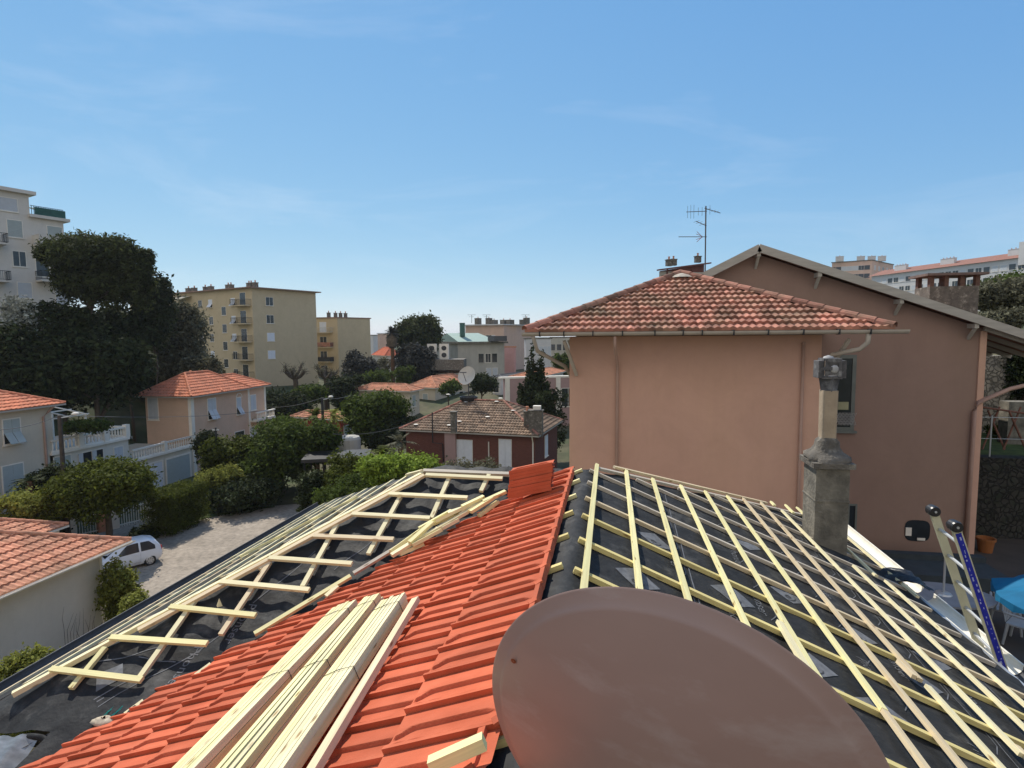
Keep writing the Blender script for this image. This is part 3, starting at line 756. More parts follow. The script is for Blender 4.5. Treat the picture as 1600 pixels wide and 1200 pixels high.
# pile of offcuts along the valley
OC = [((610,862),(660,826),'long pale offcut at the lower left end of the offcut pile'), ((612,868),(668,833),'offcut lying just under the lowest left end of the pile'),
      ((640,848),(676,816),'steep yellowish offcut crossing the pile at its left end'), ((655,826),(705,798),'pale offcut in the left middle of the pile on the valley'),
      ((662,838),(730,800),'long offcut along the underside of the pile next to the tiles'), ((680,815),(728,792),'offcut lying above the middle of the pile'),
      ((700,820),(722,796),'short upright looking offcut in the middle of the pile'), ((708,812),(752,785),'offcut to the right of the middle of the pile'),
      ((722,792),(756,776),'topmost short offcut of the pile near the black underlay'), ((748,806),(778,784),'separate offcut lying on the tiles just right of the pile'),
      ((700,802),(745,788),'slim offcut bridging the upper half of the pile'), ((755,784),(790,768),'rightmost offcut of the pile, nearest the stack of tiles'),
      ((625,866),(662,850),'stubby offcut at the bottom of the pile touching the tiles'), ((690,826),(716,812),'small yellow chip of batten in the middle of the pile'),
      ((645,852),(690,828),'pale offcut lying lowest in the left half of the pile'), ((668,822),(712,806),'slim pale offcut above the left half of the pile'), ((716,806),(740,782),'yellow offcut lying steeply in the right half of the pile'), ((735,800),(770,778),'pale offcut under the right end of the pile')]
for i, (a, b, lab) in enumerate(OC):
    h = 0.105+0.03*(i % 3)
    def lp(p): return onroof(p[0], p[1], h)
    A_, B_ = lp(a), lp(b)
    mb = MB(); mb.beam(A_, B_, 0.050, 0.032, up=NL+np.array([rnd.uniform(-.3, .3), rnd.uniform(-.3, .3), 0]))
    tag(mb.build('batten_offcut', [WOOD_Y, WOOD_P, WOOD_Y][i % 3], loc=A_), lab, 'wood offcut', 'batten offcuts piled along the valley')
# stack of spare tiles
root = thing('tile_stack', 'stack of spare orange roof tiles at the top of the tiled slope by the ridge', 'tile stack', tpl(-0.9, 5.5, .12))
def PS(x, y, h): return np.array([x, y, ZR+AR*(-0.56-XR)+0.10+0.24*(x+0.56)+h])
for k in range(8):
    mb = MB(); dy = 0.006*k+rnd.uniform(-.006, .006); dx = rnd.uniform(-.012, .012)
    one_tile(mb, -0.985+dx, 5.50+dy, 0.43, 0.030+0.034*k, 0.030+0.034*k, P=PS, thick=0.012)
    o = mb.build('roof_tile', TILE, root, smooth=True); o.data.set_sharp_from_angle(angle=rad(38))
# debris: mortar lump and torn green twine
cc = face_px(162, 1130, 0.02)
mb = MB(); vs = []
for i in range(7):
    for q in range(10):
        th_, ph_ = math.pi*(i+.5)/7, 2*math.pi*q/10; r_ = 1+.35*fbm(math.cos(ph_)*1.5, math.sin(ph_)*1.5, i*.8)
        vs.append(cc+r_*np.array([.085*math.sin(th_)*math.cos(ph_), .05*math.sin(th_)*math.sin(ph_), .03*math.cos(th_)+.015]))
mb.add(vs, [(i*10+q, i*10+(q+1) % 10, (i+1)*10+(q+1) % 10, (i+1)*10+q) for i in range(6) for q in range(10)]+[tuple(range(10)), tuple(range(69, 59, -1))])
tag(mb.build('mortar_lump', M('mortar', (0.45, 0.38, 0.28), var=.3, scale=25), loc=cc, smooth=True), 'beige lump of old mortar lying on the black underlay by the lower tile edge', 'mortar lump')
c9 = face_px(343, 945, .02); mb = MB(); mb.lathe(c9-np.array([0, 0, .01]), [(.03, 0), (.022, .02), (.001, .07)], 4)
tag(mb.build('wood_wedge', WOOD_P, loc=c9), 'small pale wooden wedge standing on the underlay between two rungs', 'wedge')
mb = MB()
for k in range(7):
    p = cc+np.array([rnd.uniform(-.05, .05), rnd.uniform(0, .05), .02]); q = p+np.array([rnd.uniform(-.02, .3), rnd.uniform(.02, .25), rnd.uniform(.0, .05)])
    mb.tube([p, (p+q)/2+np.array([0, rnd.uniform(-.03, .03), rnd.uniform(0, .03)]), q], 0.003, 4)
tag(mb.build('green_twine', M('twine_green', (0.03, 0.32, 0.26), var=.2), loc=cc), 'frayed green plastic twine lying on the black underlay beside the mortar lump', 'twine')

# ---- satellite dish in the foreground
DC = np.array([0.13, 1.273, -0.959]); th_, ph_ = rad(71.5), rad(13.85)
DN = np.array([math.cos(th_)*math.cos(ph_), math.sin(th_)*math.cos(ph_), math.sin(ph_)])
dish = thing('satellite_dish', 'large brown satellite dish seen from behind, right in front at the bottom edge', 'satellite dish', DC-np.array([0, 0, .55]))
R0 = 0.45
prof = [(R0, 0.0), (R0-0.004, -0.004), (R0-0.026, -0.008), (R0-0.034, -0.020)] + [(r, -0.020-0.085*(1-(r/(R0-.034))**2)) for r in np.linspace(R0-.044, 0.002, 22)]
DISHM = M('dish_paint', (0.35, 0.225, 0.185), rough=0.36, var=0.10, scale=2.0, spec=0.5, col2=(0.46, 0.36, 0.32), c2scale=3.5, c2lo=.55, c2hi=.85, stretch=(1, 1, 2.2), bump=.05, bscale=3, detail=10)
mb = MB(); mb.lathe(DC, prof, 128, DN); mb.build('reflector', DISHM, dish, smooth=True)
prof2 = [(R0, 0.0), (R0-0.003, .004), (R0-.024, .001)] + [(r, -0.006-0.085*(1-(r/(R0-.024))**2)) for r in np.linspace(R0-.034, 0.002, 14)]
mb = MB(); mb.lathe(DC, prof2, 96, DN); mb.build('reflector_front', DISHM, dish, smooth=True)
mb = MB(); back = DC-DN*.10; mb.tube([back+np.array([0, 0, -.12]), back+np.array([0, -.06, -.20]), (back[0], back[1]-.06, ZR-.02)], .02, 10)
mb.build('mast', ZINC, dish)
mb = MB(); mb.obox(back+np.array([0, 0, -.14]), (.07, 0, 0), (0, .03, 0), (0, 0, .09)); mb.build('bracket', ZINC, dish)
mb = MB(); mb.tube([DC+np.array([0, 0, -.44]), DC+DN*.45+np.array([0, 0, -.30])], .012, 8); mb.lathe(DC+DN*.45+np.array([0, 0, -.30]), [(.03, 0), (.03, .08), (.02, .1)], 12, -DN); mb.build('feed_arm', ZINC, dish)
rr = MB(); pc = onpl(806, 1027, DN, float(DN@DC)-.02); rr.lathe(pc-DN*.013, [(.001, -.0005), (.006, -.0004), (.0075, 0)], 8, DN)
rr.build('rust_spot', M('rust', (0.25, 0.07, 0.03), var=.4, scale=80), dish)

# ================================================================ buildings
def hcap(mb, p0, p1, r=0.11, l=0.38, up=(0, 0, 1)):
    p0, p1 = np.array(p0, float), np.array(p1, float); L_ = np.linalg.norm(p1-p0); n = max(1, int(round(L_/l))); d = (p1-p0)/L_
    for i in range(n):
        a = p0+d*(L_*i/n); b = p0+d*(L_*(i+1)/n+0.04)
        a = a+np.array([0, 0, .018]); mb.halfpipe(a, b, r, 6, up)
def tile_face(mb, P0, ud, vd, nrm, umin, umax, vmax, tw=0.22, g=0.34, amp=0.035, lip=0.03, ns=5, seed=0):
    """rows of tiles on a plane: P0 origin, ud along the eave, vd up the slope; umin/umax functions of v"""
    P0, ud, vd, nrm = (np.array(t, float) for t in (P0, ud, vd, nrm))
    rg = random.Random(seed); v = 0.0
    while v < vmax-0.02:
        v1 = min(v+g, vmax); a0, a1, b0, b1 = umin(v), umax(v), umin(v1), umax(v1)
        lo, hi = min(a0, b0), max(a1, b1)
        j = math.floor(lo/tw)
        while j*tw < hi:
            jit = rg.uniform(-.006, .006); vs = []
            for q in range(ns+1):
                s = q/ns; u = (j+s)*tw*0.999
                hh = amp*(0.5-0.5*math.cos(2*math.pi*s))
                ub = min(max(u, a0), a1); ut = min(max(u, b0), b1)
                vs += [P0+ud*ub+vd*v+nrm*(0.0), P0+ud*ub+vd*(v+jit)+nrm*(lip+hh+jit), P0+ud*ut+vd*v1+nrm*hh*0.9]
            if max(min(max((j+1)*tw, a0), a1)-max(min(j*tw, a1), a0), min(max((j+1)*tw, b0), b1)-max(min(j*tw, b1), b0)) > 0.004:
                fs = []
                for q in range(ns):
                    o = 3*q; fs += [(o, o+3, o+4, o+1), (o+1, o+4, o+5, o+2)]
                mb.add(vs, fs)
            j += 1
        v += g
def unit(v): v = np.array(v, float); return v/np.linalg.norm(v)
def hip_roof(root, C, ex, ey, Lx, Ly, z, pitch, mat, over=0.45, tw=0.22, g=0.34, name='roof', ends=(True, True, True, True), caps=True, capmat=None, amp=0.035, lip=0.03, thick=0.14, trim=None):
    """rectangular footprint: corner C, horizontal unit axes ex, ey, sizes Lx, Ly. ends = hipped at x0,x1,y0,y1"""
    ex, ey = unit(ex), unit(ey); up = np.array([0, 0, 1.])
    C = np.array([C[0], C[1], 0.0]) - ex*over - ey*over; Lx += 2*over; Ly += 2*over; C[2] = z
    hx0, hx1, hy0, hy1 = ends
    def W(a, b, c=0): return C+ex*a+ey*b+up*c
    mb = MB(); cp = MB(); base = MB()
    if Lx >= Ly:
        rise = Ly/2*pitch; r0 = Ly/2 if hx0 else 0; r1 = Lx-(Ly/2 if hx1 else 0)
        R0, R1 = W(r0, Ly/2, rise), W(r1, Ly/2, rise)
    else:
        rise = Lx/2*pitch; r0 = Lx/2 if hy0 else 0; r1 = Ly-(Lx/2 if hy1 else 0)
        R0, R1 = W(Lx/2, r0, rise), W(Lx/2, r1, rise)
    c00, c10, c11, c01 = W(0, 0), W(Lx, 0), W(Lx, Ly), W(0, Ly)
    faces = []
    if Lx >= Ly:
        faces.append((c00, ex, c10, R0, R1, True)); faces.append((c11, -ex, c01, R1, R0, True))
        if hx1: faces.append((c10, ey, c11, R1, R1, True))
        if hx0: faces.append((c01, -ey, c00, R0, R0, True))
    else:
        faces.append((c10, ey, c11, R0, R1, True)); faces.append((c01, -ey, c00, R1, R0, True))
        if hy0: faces.append((c00, ex, c10, R0, R0, True))
        if hy1: faces.append((c11, -ex, c01, R1, R1, True))
    for A_, u, B_, T0, T1, _ in faces:
        Lu = np.linalg.norm(B_-A_)
        mid = (T0+T1)/2-A_; vd = mid-u*np.dot(mid, u); vm = np.linalg.norm(vd); vd = vd/vm; nrm = np.cross(u, vd)
        t0, t1 = np.dot(T0-A_, u), np.dot(T1-A_, u)
        # skip faces turned away from the camera
        if np.dot(nrm, -(A_+B_)/2) > -0.02*np.linalg.norm(A_):
            tile_face(mb, A_, u, vd, nrm, lambda v, t0=t0, vm=vm: t0*v/vm, lambda v, t1=t1, vm=vm, Lu=Lu: Lu+(t1-Lu)*v/vm, vm, tw, g, amp, lip)
        base.add([A_-nrm*.012, B_-nrm*.012, T1-nrm*.012, T0-nrm*.012], [(0, 1, 2, 3)])
    rf = mb.build(name, mat, root)
    base.build('roof_deck', MATS['verge_board'], rf)
    if caps:
        for a, b in [(c00, R0), (c10, R1 if Lx >= Ly else R0), (c11, R1), (c01, R0 if Lx >= Ly else R1), (R0, R1)]:
            if np.linalg.norm(b-a) > .3: hcap(cp, a+up*.03, b+up*.03)
        cp.build('ridge_tiles', capmat or mat, rf)
    ev = MB(); th = thick
    for a, b in [(c00, c10), (c10, c11), (c11, c01), (c01, c00)]: ev.beam(np.array(a)-up*th*.5, np.array(b)-up*th*.5, 0.06, th*.7)
    ev.build('eave_trim', trim or WOODB, rf)
    sf = MB(); q = 0.06; sf.add([W(q, q, -th*.8), W(Lx-q, q, -th*.8), W(Lx-q, Ly-q, -th*.8), W(q, Ly-q, -th*.8)], [(0, 3, 2, 1)]); sf.build('soffit', trim or WOODB, rf)
    return rf, (R0, R1)
def wallbox(root, C, ex, ey, Lx, Ly, z0, z1, mat, name='wall'):
    ex, ey = unit(ex), unit(ey); c = np.array([C[0], C[1], (z0+z1)/2])+ex*Lx/2+ey*Ly/2
    mb = MB(); mb.obox(c, ex*Lx/2, ey*Ly/2, (0, 0, (z1-z0)/2)); return mb.build(name, mat, root)
def window(root, P, ud, nrm, wd, ht, kind='pane', frame=TRIM, shut=SHUT, sill=True, fw=0.07, name='window'):
    """P = lower left corner on the wall face, ud along the wall, nrm outward"""
    P, ud, nrm = np.array(P, float), unit(ud), unit(nrm); up = np.array([0, 0, 1.])
    mb = MB()
    def bar(a0, a1, b0, b1, d0, d1, m=None):
        q = m or mb; q.obox(P+ud*(a0+a1)/2+up*(b0+b1)/2+nrm*(d0+d1)/2, ud*(a1-a0)/2, up*(b1-b0)/2, nrm*(d1-d0)/2)
    bar(-fw, 0, -fw, ht+fw, 0.0, .035); bar(wd, wd+fw, -fw, ht+fw, 0.0, .035); bar(0, wd, ht, ht+fw, 0.0, .033); bar(0, wd, -fw, 0, 0.0, .033)
    if sill: bar(-fw-.06, wd+fw+.06, -fw-.06, -fw, 0, .10)
    if kind == 'pane': bar(wd/2-.025, wd/2+.025, 0, ht, .004, .03)
    fr = mb.build(name, frame, root)
    if kind in ('pane', 'dark', 'open'):
        mb = MB(); bar(0, wd, 0, ht, -.02, .012, mb); mb.build('pane', GLASS, fr)
    if kind == 'shut':
        for k in range(2):
            mb = MB(); a0 = k*wd/2+.008; bar(a0, a0+wd/2-.016, 0.01, ht-.01, .005, .045, mb)
            mb.build('shutter', shut, fr)
    if kind == 'roller':
        mb = MB(); n = max(4, int(ht/.14))
        for i in range(n): bar(0.01, wd-.01, i*ht/n+.008, (i+1)*ht/n-.008, .004, .02+.012*(i % 2), mb)
        mb.build('shutter', shut, fr)
    if kind == 'open':
        for k in range(2):
            a0 = -wd/2-.03 if k == 0 else wd+.03
            mb = MB(); bar(a0, a0+wd/2, 0, ht, .04, .075, mb); mb.build('shutter', shut, fr)
    if kind == 'tilt':            # shutters with the lower half pushed outwards
        for k in range(2):
            mb = MB(); a0 = k*wd/2+.01; bar(a0, a0+wd/2-.02, ht*.45, ht, .01, .045, mb)
            c = P+ud*(a0+wd/4-.01)+up*ht*.24+nrm*.25; ax = up*ht*.235-nrm*.24
            mb.obox(c, ud*(wd/4-.02), ax, np.cross(unit(ax), ud)*.015); mb.build('shutter', shut, fr)
        mb = MB(); bar(0, wd, 0, ht*.45, -.02, .006, mb); mb.build('pane', GLASS, fr)
    return fr
def flat_roof(root, C, ex, ey, Lx, Ly, z, over, mat, th=0.22, name='roof'):
    ex, ey = unit(ex), unit(ey); c = np.array([C[0], C[1], z+th/2])+ex*Lx/2+ey*Ly/2
    mb = MB(); mb.obox(c, ex*(Lx/2+over), ey*(Ly/2+over), (0, 0, th/2)); return mb.build(name, mat, root)
def small_chimney(root, P, wd, dp, ht, mat, ex, pots=2, name='chimney'):
    ex = unit(ex); ey = np.array([-ex[1], ex[0], 0]); P = np.array(P, float)
    mb = MB(); mb.obox(P+np.array([0, 0, ht/2]), ex*wd/2, ey*dp/2, (0, 0, ht/2))
    mb.obox(P+np.array([0, 0, ht+.04]), ex*(wd/2+.06), ey*(dp/2+.06), (0, 0, .04)); o = mb.build(name, mat, root)
    for i in range(pots):
        q = MB(); q.lathe(P+ex*(wd*(i+.5)/pots-wd/2)+np.array([0, 0, ht+.06]), [(.11, 0), (.10, .3), (.13, .32), (.13, .38), (.02, .40)], 8); q.build('chimney_pot', T_FAR, o)
    return o

# ---------------------------------------------------------------- neighbour: pink house with hipped wing and tall gable
EX, EY, UP = np.array([1., 0, 0]), np.array([0, 1., 0]), np.array([0, 0, 1.])
pink = thing('pink_house', 'big dusty pink house with hipped wing and wide gable, right behind the roof being redone', 'house', (4.5, 16, -6.3))
mb = MB(); mb.box(-0.973, 4.70, 14.0, 17.32, -13.5, -0.02); mb.build('wing_wall', W_PINK, pink)
# gable body
ZG = aty(1187, 384, 16.9); xg, zg = float(ZG[0]), float(ZG[2])
xr_, zr_ = [float(q) for q in aty(1600, 519, 16.9)[[0, 2]]]
gr = (zg-zr_)/(xr_-xg); gl = 0.50
XW = 9.85; zwr = zg-gr*(XW-xg); xl_ = -0.6; zwl = zg-gl*(xg-xl_)
mb = MB(); y0, y1 = 17.3, 30.0
pts = [(xl_, -13.5), (XW, -13.5), (XW, zwr-.16), (xg, zg-.16), (xl_, zwl-.16)]
def prism(mb, pts, y0, y1):
    n = len(pts); mb.add([(x, y0, z) for x, z in pts]+[(x, y1, z) for x, z in pts], [tuple(range(n)), tuple(range(2*n-1, n-1, -1))]+[(i, n+i, n+(i+1) % n, (i+1) % n) for i in range(n)])
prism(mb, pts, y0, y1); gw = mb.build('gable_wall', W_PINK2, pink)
mb = MB(); ov = 2.2
prism(mb, [(xg, zg), (XW+ov, zg-gr*(XW+ov-xg)), (XW+ov, zg-gr*(XW+ov-xg)-.10), (xg, zg-.10)], 16.95, 30.4)
prism(mb, [(xg, zg-.1), (xl_-.6, zg-gl*(xg-xl_+.6)-.10), (xl_-.6, zg-gl*(xg-xl_+.6)), (xg, zg)], 16.95, 30.4)
mb.build('gable_roof', T_PINK, pink)
mb = MB()
mb.beam((xg-.02, 16.93, zg-.05), (XW+ov, 16.93, zg-gr*(XW+ov-xg)-.05), .05, .21, up=(gr, 0, 1)); vb = mb.build('verge_board', WOODB, pink)
mb = MB(); mb.beam((xg+.02, 16.93, zg-.05), (xl_-.6, 16.93, zg-gl*(xg-xl_+.6)-.05), .05, .21, up=(-gl, 0, 1)); mb.build('verge_board', WOODB, pink)
for fx in (0.0, 0.27, 0.62, 0.93):
    x = xg+fx*(XW-xg); z = zg-gr*(x-xg)-.28
    mb = MB(); mb.beam((x, 17.35, z+.06), (x, 16.95, z+.06), .10, .12); mb.beam((x, 17.31, z-.28), (x, 17.0, z+.02), .07, .07, up=(1, 0, 0)); mb.build('purlin_bracket', WOODB, pink)
# eave underside on the right: rafters, board, gutter and its swan-neck pipe
mb = MB(); x1 = XW+ov; 
for i in range(7): mb.beam((XW-.1, 17.2+i*.9, zg-gr*(XW-.1-xg)-.17), (x1, 17.2+i*.9, zg-gr*(x1-xg)-.17), .08, .11, up=(gr, 0, 1))
mb.build('eave_rafters', WOODB, pink)
mb = MB(); za = zg-gr*(x1-xg)-.12; mb.tube([(x1-.02, 17.05, za-.05), (x1-.25, 17.15, za-.42), (XW+.62, 17.22, za-.80), (XW-.12, 17.24, za-1.18), (XW-.20, 17.22, za-1.42), (XW-.22, 17.22, -6.3)], .055, 10); mb.build('downpipe', PIPE, pink, smooth=True)
mb = MB(); mb.box(XW-.14, XW+.02, 17.26, 17.299, -6.3, zwr-.2); mb.build('corner_pilaster', W_PINK, pink)
# wing roof
x0w, x1w = -1.95, 5.83; ez = 0.02
rf, (Ra, Rb) = hip_roof(pink, (x0w+.0, 13.2), EX, EY, x1w-x0w, 11.0, ez+.07, 0.415, T_PINK, over=0.0, tw=0.155, g=0.335, name='wing_roof', ends=(True, True, True, False), amp=.036, lip=.062, thick=.10, trim=GUTP)
mb = MB(); mb.halfpipe((x0w-.05, 13.12, ez+.06), (x1w+.22, 13.12, ez+.06), .085, 8, inv=True, th=.004); gt = mb.build('gutter', GUTP, pink)
mb = MB()
for x in (-1.6, -1.05, -.4, .25, 0.95, 1.55, 1.95, 2.6, 3.3, 4.0, 4.7, 5.3): mb.box(x, x+.025, 13.02, 13.22, ez-.035, ez+.085)
mb.build('gutter_clips', IRON, gt)
mb = MB(); mb.tube([(0.10, 13.12, -.02), (0.10, 13.2, -.30), (0.17, 13.9, -.62), (0.17, 13.94, -.9), (0.17, 13.94, -6)], .035, 10); mb.build('downpipe', PIPE, pink, smooth=True)
mb = MB(); mb.tube([(4.30, 13.95, -.22), (4.30, 13.95, -6)], .032, 8); mb.lathe((4.30, 13.95, -.25), [(.045, 0), (.05, .05), (.02, .08)], 8); mb.build('downpipe', PIPE, pink, smooth=True)
mb = MB(); mb.tube([(5.30, 13.12, .0), (5.30, 13.14, -.18), (5.18, 13.2, -.32), (4.75, 13.5, -.45), (4.82, 13.93, -.55), (4.76, 14.1, -.85), (4.76, 14.1, -6.)], .05, 10); mb.build('downpipe', GUTP, pink, smooth=True)
mb = MB(); mb.tube([(-1.75, 13.12, 0), (-1.70, 13.5, -.35), (-1.10, 14.2, -.75), (-0.99, 14.6, -1.0), (-.98, 15.2, -1.2)], .045, 10); mb.build('downpipe', GUTP, pink, smooth=True)
for x, sg_ in ((-.80, -1), (4.75, 1)):
    mb = MB(); mb.beam((x, 13.95, -.95), (x+.25*sg_, 13.3, -.12), .07, .07, up=(1, 0, 0)); mb.build('eave_bracket', GUTP, pink)
mb = MB(); c = (Ra+np.array([0, -.25, .02])); mb.lathe(c, [(.34, -.13), (.22, -.06), (.05, -.01), (.001, .0)], 10); mb.build('mortar_patch', M('mortar_cream', (.42, .37, .30), var=.2, scale=9), pink)
# windows of the gable wall
def wpix(root, p0, p1, y, **k):            # window on a wall facing -Y given by two pixel corners
    a = aty(p0[0], p1[1], y); b = aty(p1[0], p0[1], y)
    return window(root, (a[0], y, a[2]), EX, -EY, b[0]-a[0], b[2]-a[2], **k)
FRAMED = M('window_frame_green_grey', (0.16, 0.17, 0.15), rough=.6)
wn = wpix(pink, (1303, 560), (1332, 667), 17.30, kind='dark', frame=FRAMED, fw=.10)
mb = MB(); a = aty(1304, 664, 17.2); b = aty(1331, 645, 17.2)
for i in range(13):
    t = i/12; x = a[0]+(b[0]-a[0])*t; mb.tube([(x, 17.2, a[2]), (x+.12, 17.2, b[2])], .006, 4); mb.tube([(x+.12, 17.2, a[2]), (x, 17.2, b[2])], .006, 4)
mb.build('window_grille', METALP, wn)
mb = MB(); a = aty(1309, 640, 17.27); b = aty(1326, 628, 17.27); mb.box(a[0], b[0], 17.265, 17.275, a[2], b[2]); mb.build('curtain', M('curtain_olive', (0.35, 0.33, 0.20)), wn)
wpix(pink, (1325, 790), (1336, 838), 17.30, kind='dark', frame=FRAMED, fw=.05)
c = aty(1433, 829, 17.3); mb = MB(); vs = []
for k in range(32):
    an = 2*math.pi*k/32; e = .55; cx_, sx_ = math.cos(an), math.sin(an); vs.append((c[0]+.32*math.copysign(abs(cx_)**e, cx_), 17.288, c[2]+.30*math.copysign(abs(sx_)**e, sx_)))
mb.poly(vs[::-1]); ow = mb.build('porthole_window', GLASS, pink)
mb = MB(); mb.box(c[0]-.30, c[0]-.15, 17.27, 17.286, c[2]-.15, c[2]+.08); mb.box(c[0], c[0]+.2, 17.27, 17.286, c[2]-.27, c[2]-.20); mb.build('curtain', TRIM, ow)
# masonry chimney of the gable house
c = aty(1490, 470, 22.0); zc = float(c[2]); xa, xb = float(aty(1453, 450, 22.)[0]), float(aty(1530, 450, 22.)[0])
mb = MB(); mb.box(xa, xb, 22., 23.0, zg-gr*(xb-xg)-.6, aty(1490, 447, 22.)[2]); pc = mb.build('chimney', CONC_D, pink)
zt = float(aty(1490, 447, 22.)[2]); BRD = M('brick_dark', (0.13, 0.075, 0.055), var=.3, scale=12)
for t in (0, .30, .62, .93): mb = MB(); mb.box(xa+(xb-xa)*t, xa+(xb-xa)*t+.13, 22.01, 22.18, zt, zt+.36); mb.build('chimney_pier', BRD, pc)
for t in (0, .5, .93): mb = MB(); mb.box(xa+(xb-xa)*t, xa+(xb-xa)*t+.13, 22.80, 22.97, zt, zt+.36); mb.build('chimney_pier', BRD, pc)
mb = MB(); mb.box(xa-.16, xb+.2, 21.85, 23.15, zt+.36, zt+.44); mb.build('chimney_slab', M('slab_brown', (0.17, 0.12, 0.10), var=.3, scale=8), pc)

# ---------------------------------------------------------------- television aerial on a mast behind the wing
P0 = D(1102, 436, 19.0); P1 = D(1103, 322, 19.0)
an = thing('television_aerial', 'thin rooftop television aerial with three yagi arms standing against the sky', 'aerial', P0-np.array([0, 0, .7]))
mb = MB(); mb.tube([P0-np.array([0, 0, .9]), P1], .022, 8); mb.build('mast', ZINC_D, an)
ca = unit(CR); fw = unit(np.array([CF[0], CF[1], 0]))
def yagi(px, py, dirv, l, els, name, back=0.25):
    c = D(px, py, 19.0); d = unit(dirv); mb = MB(); mb.tube([c-d*back, c+d*l], .012, 6)
    sd = np.cross(d, UP)
    for t, hl, ax in els: 
        a_ = sd if ax == 'h' else UP
        mb.tube([c+d*t-a_*hl, c+d*t+a_*hl], .005, 4)
    return mb.build(name, ZINC_D, an)
yagi(1102, 330, -ca*.97+fw*.2, .60, [(.1, .14, 'v'), (.22, .13, 'v'), (.36, .22, 'v'), (.46, .22, 'v'), (.56, .20, 'v')], 'yagi_arm', .05)
yagi(1103, 326, ca*.93-UP*.18+fw*.3, .58, [(.08, .15, 'h'), (.16, .15, 'v'), (.3, .12, 'h'), (.42, .12, 'h')], 'yagi_arm', .05)
yagi(1102, 352, -ca*.9+UP*.28-fw*.3, .38, [(.1, .2, 'h'), (.25, .18, 'h'), (.36, .16, 'h')], 'yagi_arm', .05)
o = yagi(1102, 370, -ca, .88, [(.5+.07*i, .05, 'h') for i in range(5)], 'yagi_arm', .05)
c = D(1102, 370, 19.0); mb = MB()
for sgn in (1, -1):
    mb.tube([c-ca*.10, c-ca*.28+UP*.17*sgn], .008, 4); mb.tube([c-ca*.10+UP*.02*sgn, c-ca*.30+UP*.09*sgn], .008, 4)
mb.build('reflector_fork', M('aerial_red', (0.25, 0.08, 0.08)), an)

# ---------------------------------------------------------------- patio between the houses
mb = MB(); mb.box(3.2, 17.5, -3, 24.0, -6.5, -6.2); struct(mb.build('patio', SLAB))

# ================================================================ houses to the left (their walls face +X)
X0 = -38.09
def XY(px, x=X0): p = atx(px, 700, x); return float(p[1])
GZ = -12.7
yv0, yv1 = float(D(296, 617, 53)[1]), float(atx(414, 617, X0)[1])
villa = thing('salmon_villa', 'salmon two storey villa with orange hipped roof, arched window and white corner strips', 'house', (X0-3.5, (yv0+yv1)/2, GZ))
xa_ = X0 - run(np.array([X0, yv0, 0]), -EX, 221)
Wv = X0-xa_; zev = float(D(296, 619, 53)[2])
ym = float(atx(376, 617, X0)[1])
LV = max(4.6, Wv); wallbox(villa, (X0-LV, yv0), EX, EY, LV, yv1-yv0, GZ-.5, zev, W_VILLA)
hip_roof(villa, (X0-LV, yv0), EX, EY, LV, 8.0, zev, 0.66, T_VILLA, over=.55, tw=.3, g=.42, amp=.05, lip=.05)
hip_roof(villa, (X0-LV+.3, yv0+4.2), EX, EY, LV-.25, yv1-yv0-4.2, zev+.05, 0.50, T_VILLA, over=.45, tw=.3, g=.42, amp=.05, lip=.05, name='rear_roof')
mb = MB(); mb.obox((X0-.1, yv0-.012, (GZ+zev)/2), (.16, 0, 0), (0, .02, 0), (0, 0, (zev-GZ)/2)); mb.obox((X0+.012, yv0+.20, (GZ+zev)/2), (.02, 0, 0), (0, .2, 0), (0, 0, (zev-GZ)/2)); mb.build('corner_strip', TRIM, villa)
yb = float(atx(388, 640, X0)[1])
for yy in (yb, yv1-.2):
    mb = MB(); mb.box(X0, X0+.04, yy, yy+.30, GZ, zev); mb.build('corner_strip', TRIM, villa)
def wx(root, x, pxa, pya, pxb, pyb, **k):  # window on a wall facing +X, two pixel corners (top-left, bottom-right)
    a = atx(pxa, pya, x); b = atx(pxb, pyb, x); zt_ = float(a[2]); zb_ = float(atx(pxa, pyb, x)[2])
    return window(root, (x, a[1], zb_), EY, EX, b[1]-a[1], zt_-zb_, **k)
wx(villa, X0, 324, 624, 338, 656, kind='tilt')
wf = wx(villa, X0, 369, 622, 377, 648, kind='tilt', sill=True)
a = atx(369, 622, X0); b = atx(377, 622, X0); mb = MB(); r_ = (b[1]-a[1])/2
for k in range(9):
    t0, t1 = math.pi*k/9, math.pi*(k+1)/9; cy_ = (a[1]+b[1])/2
    mb.beam((X0+.03, cy_-math.cos(t0)*(r_+.04), a[2]+math.sin(t0)*(r_+.04)), (X0+.03, cy_-math.cos(t1)*(r_+.04), a[2]+math.sin(t1)*(r_+.04)), .09, .08, up=(1, 0, 0))
mb.build('window_arch', TRIM, wf)
wx(villa, X0, 367, 676, 382, 692, kind='dark')
wx(villa, X0, 391, 618, 400, 641, kind='shut'); wx(villa, X0, 392, 668, 401, 690, kind='shut')
wl = aty(233, 655, yv0); window(villa, (wl[0], yv0, wl[2]), EX, -EY, 1.0, 2.0, kind='shut')
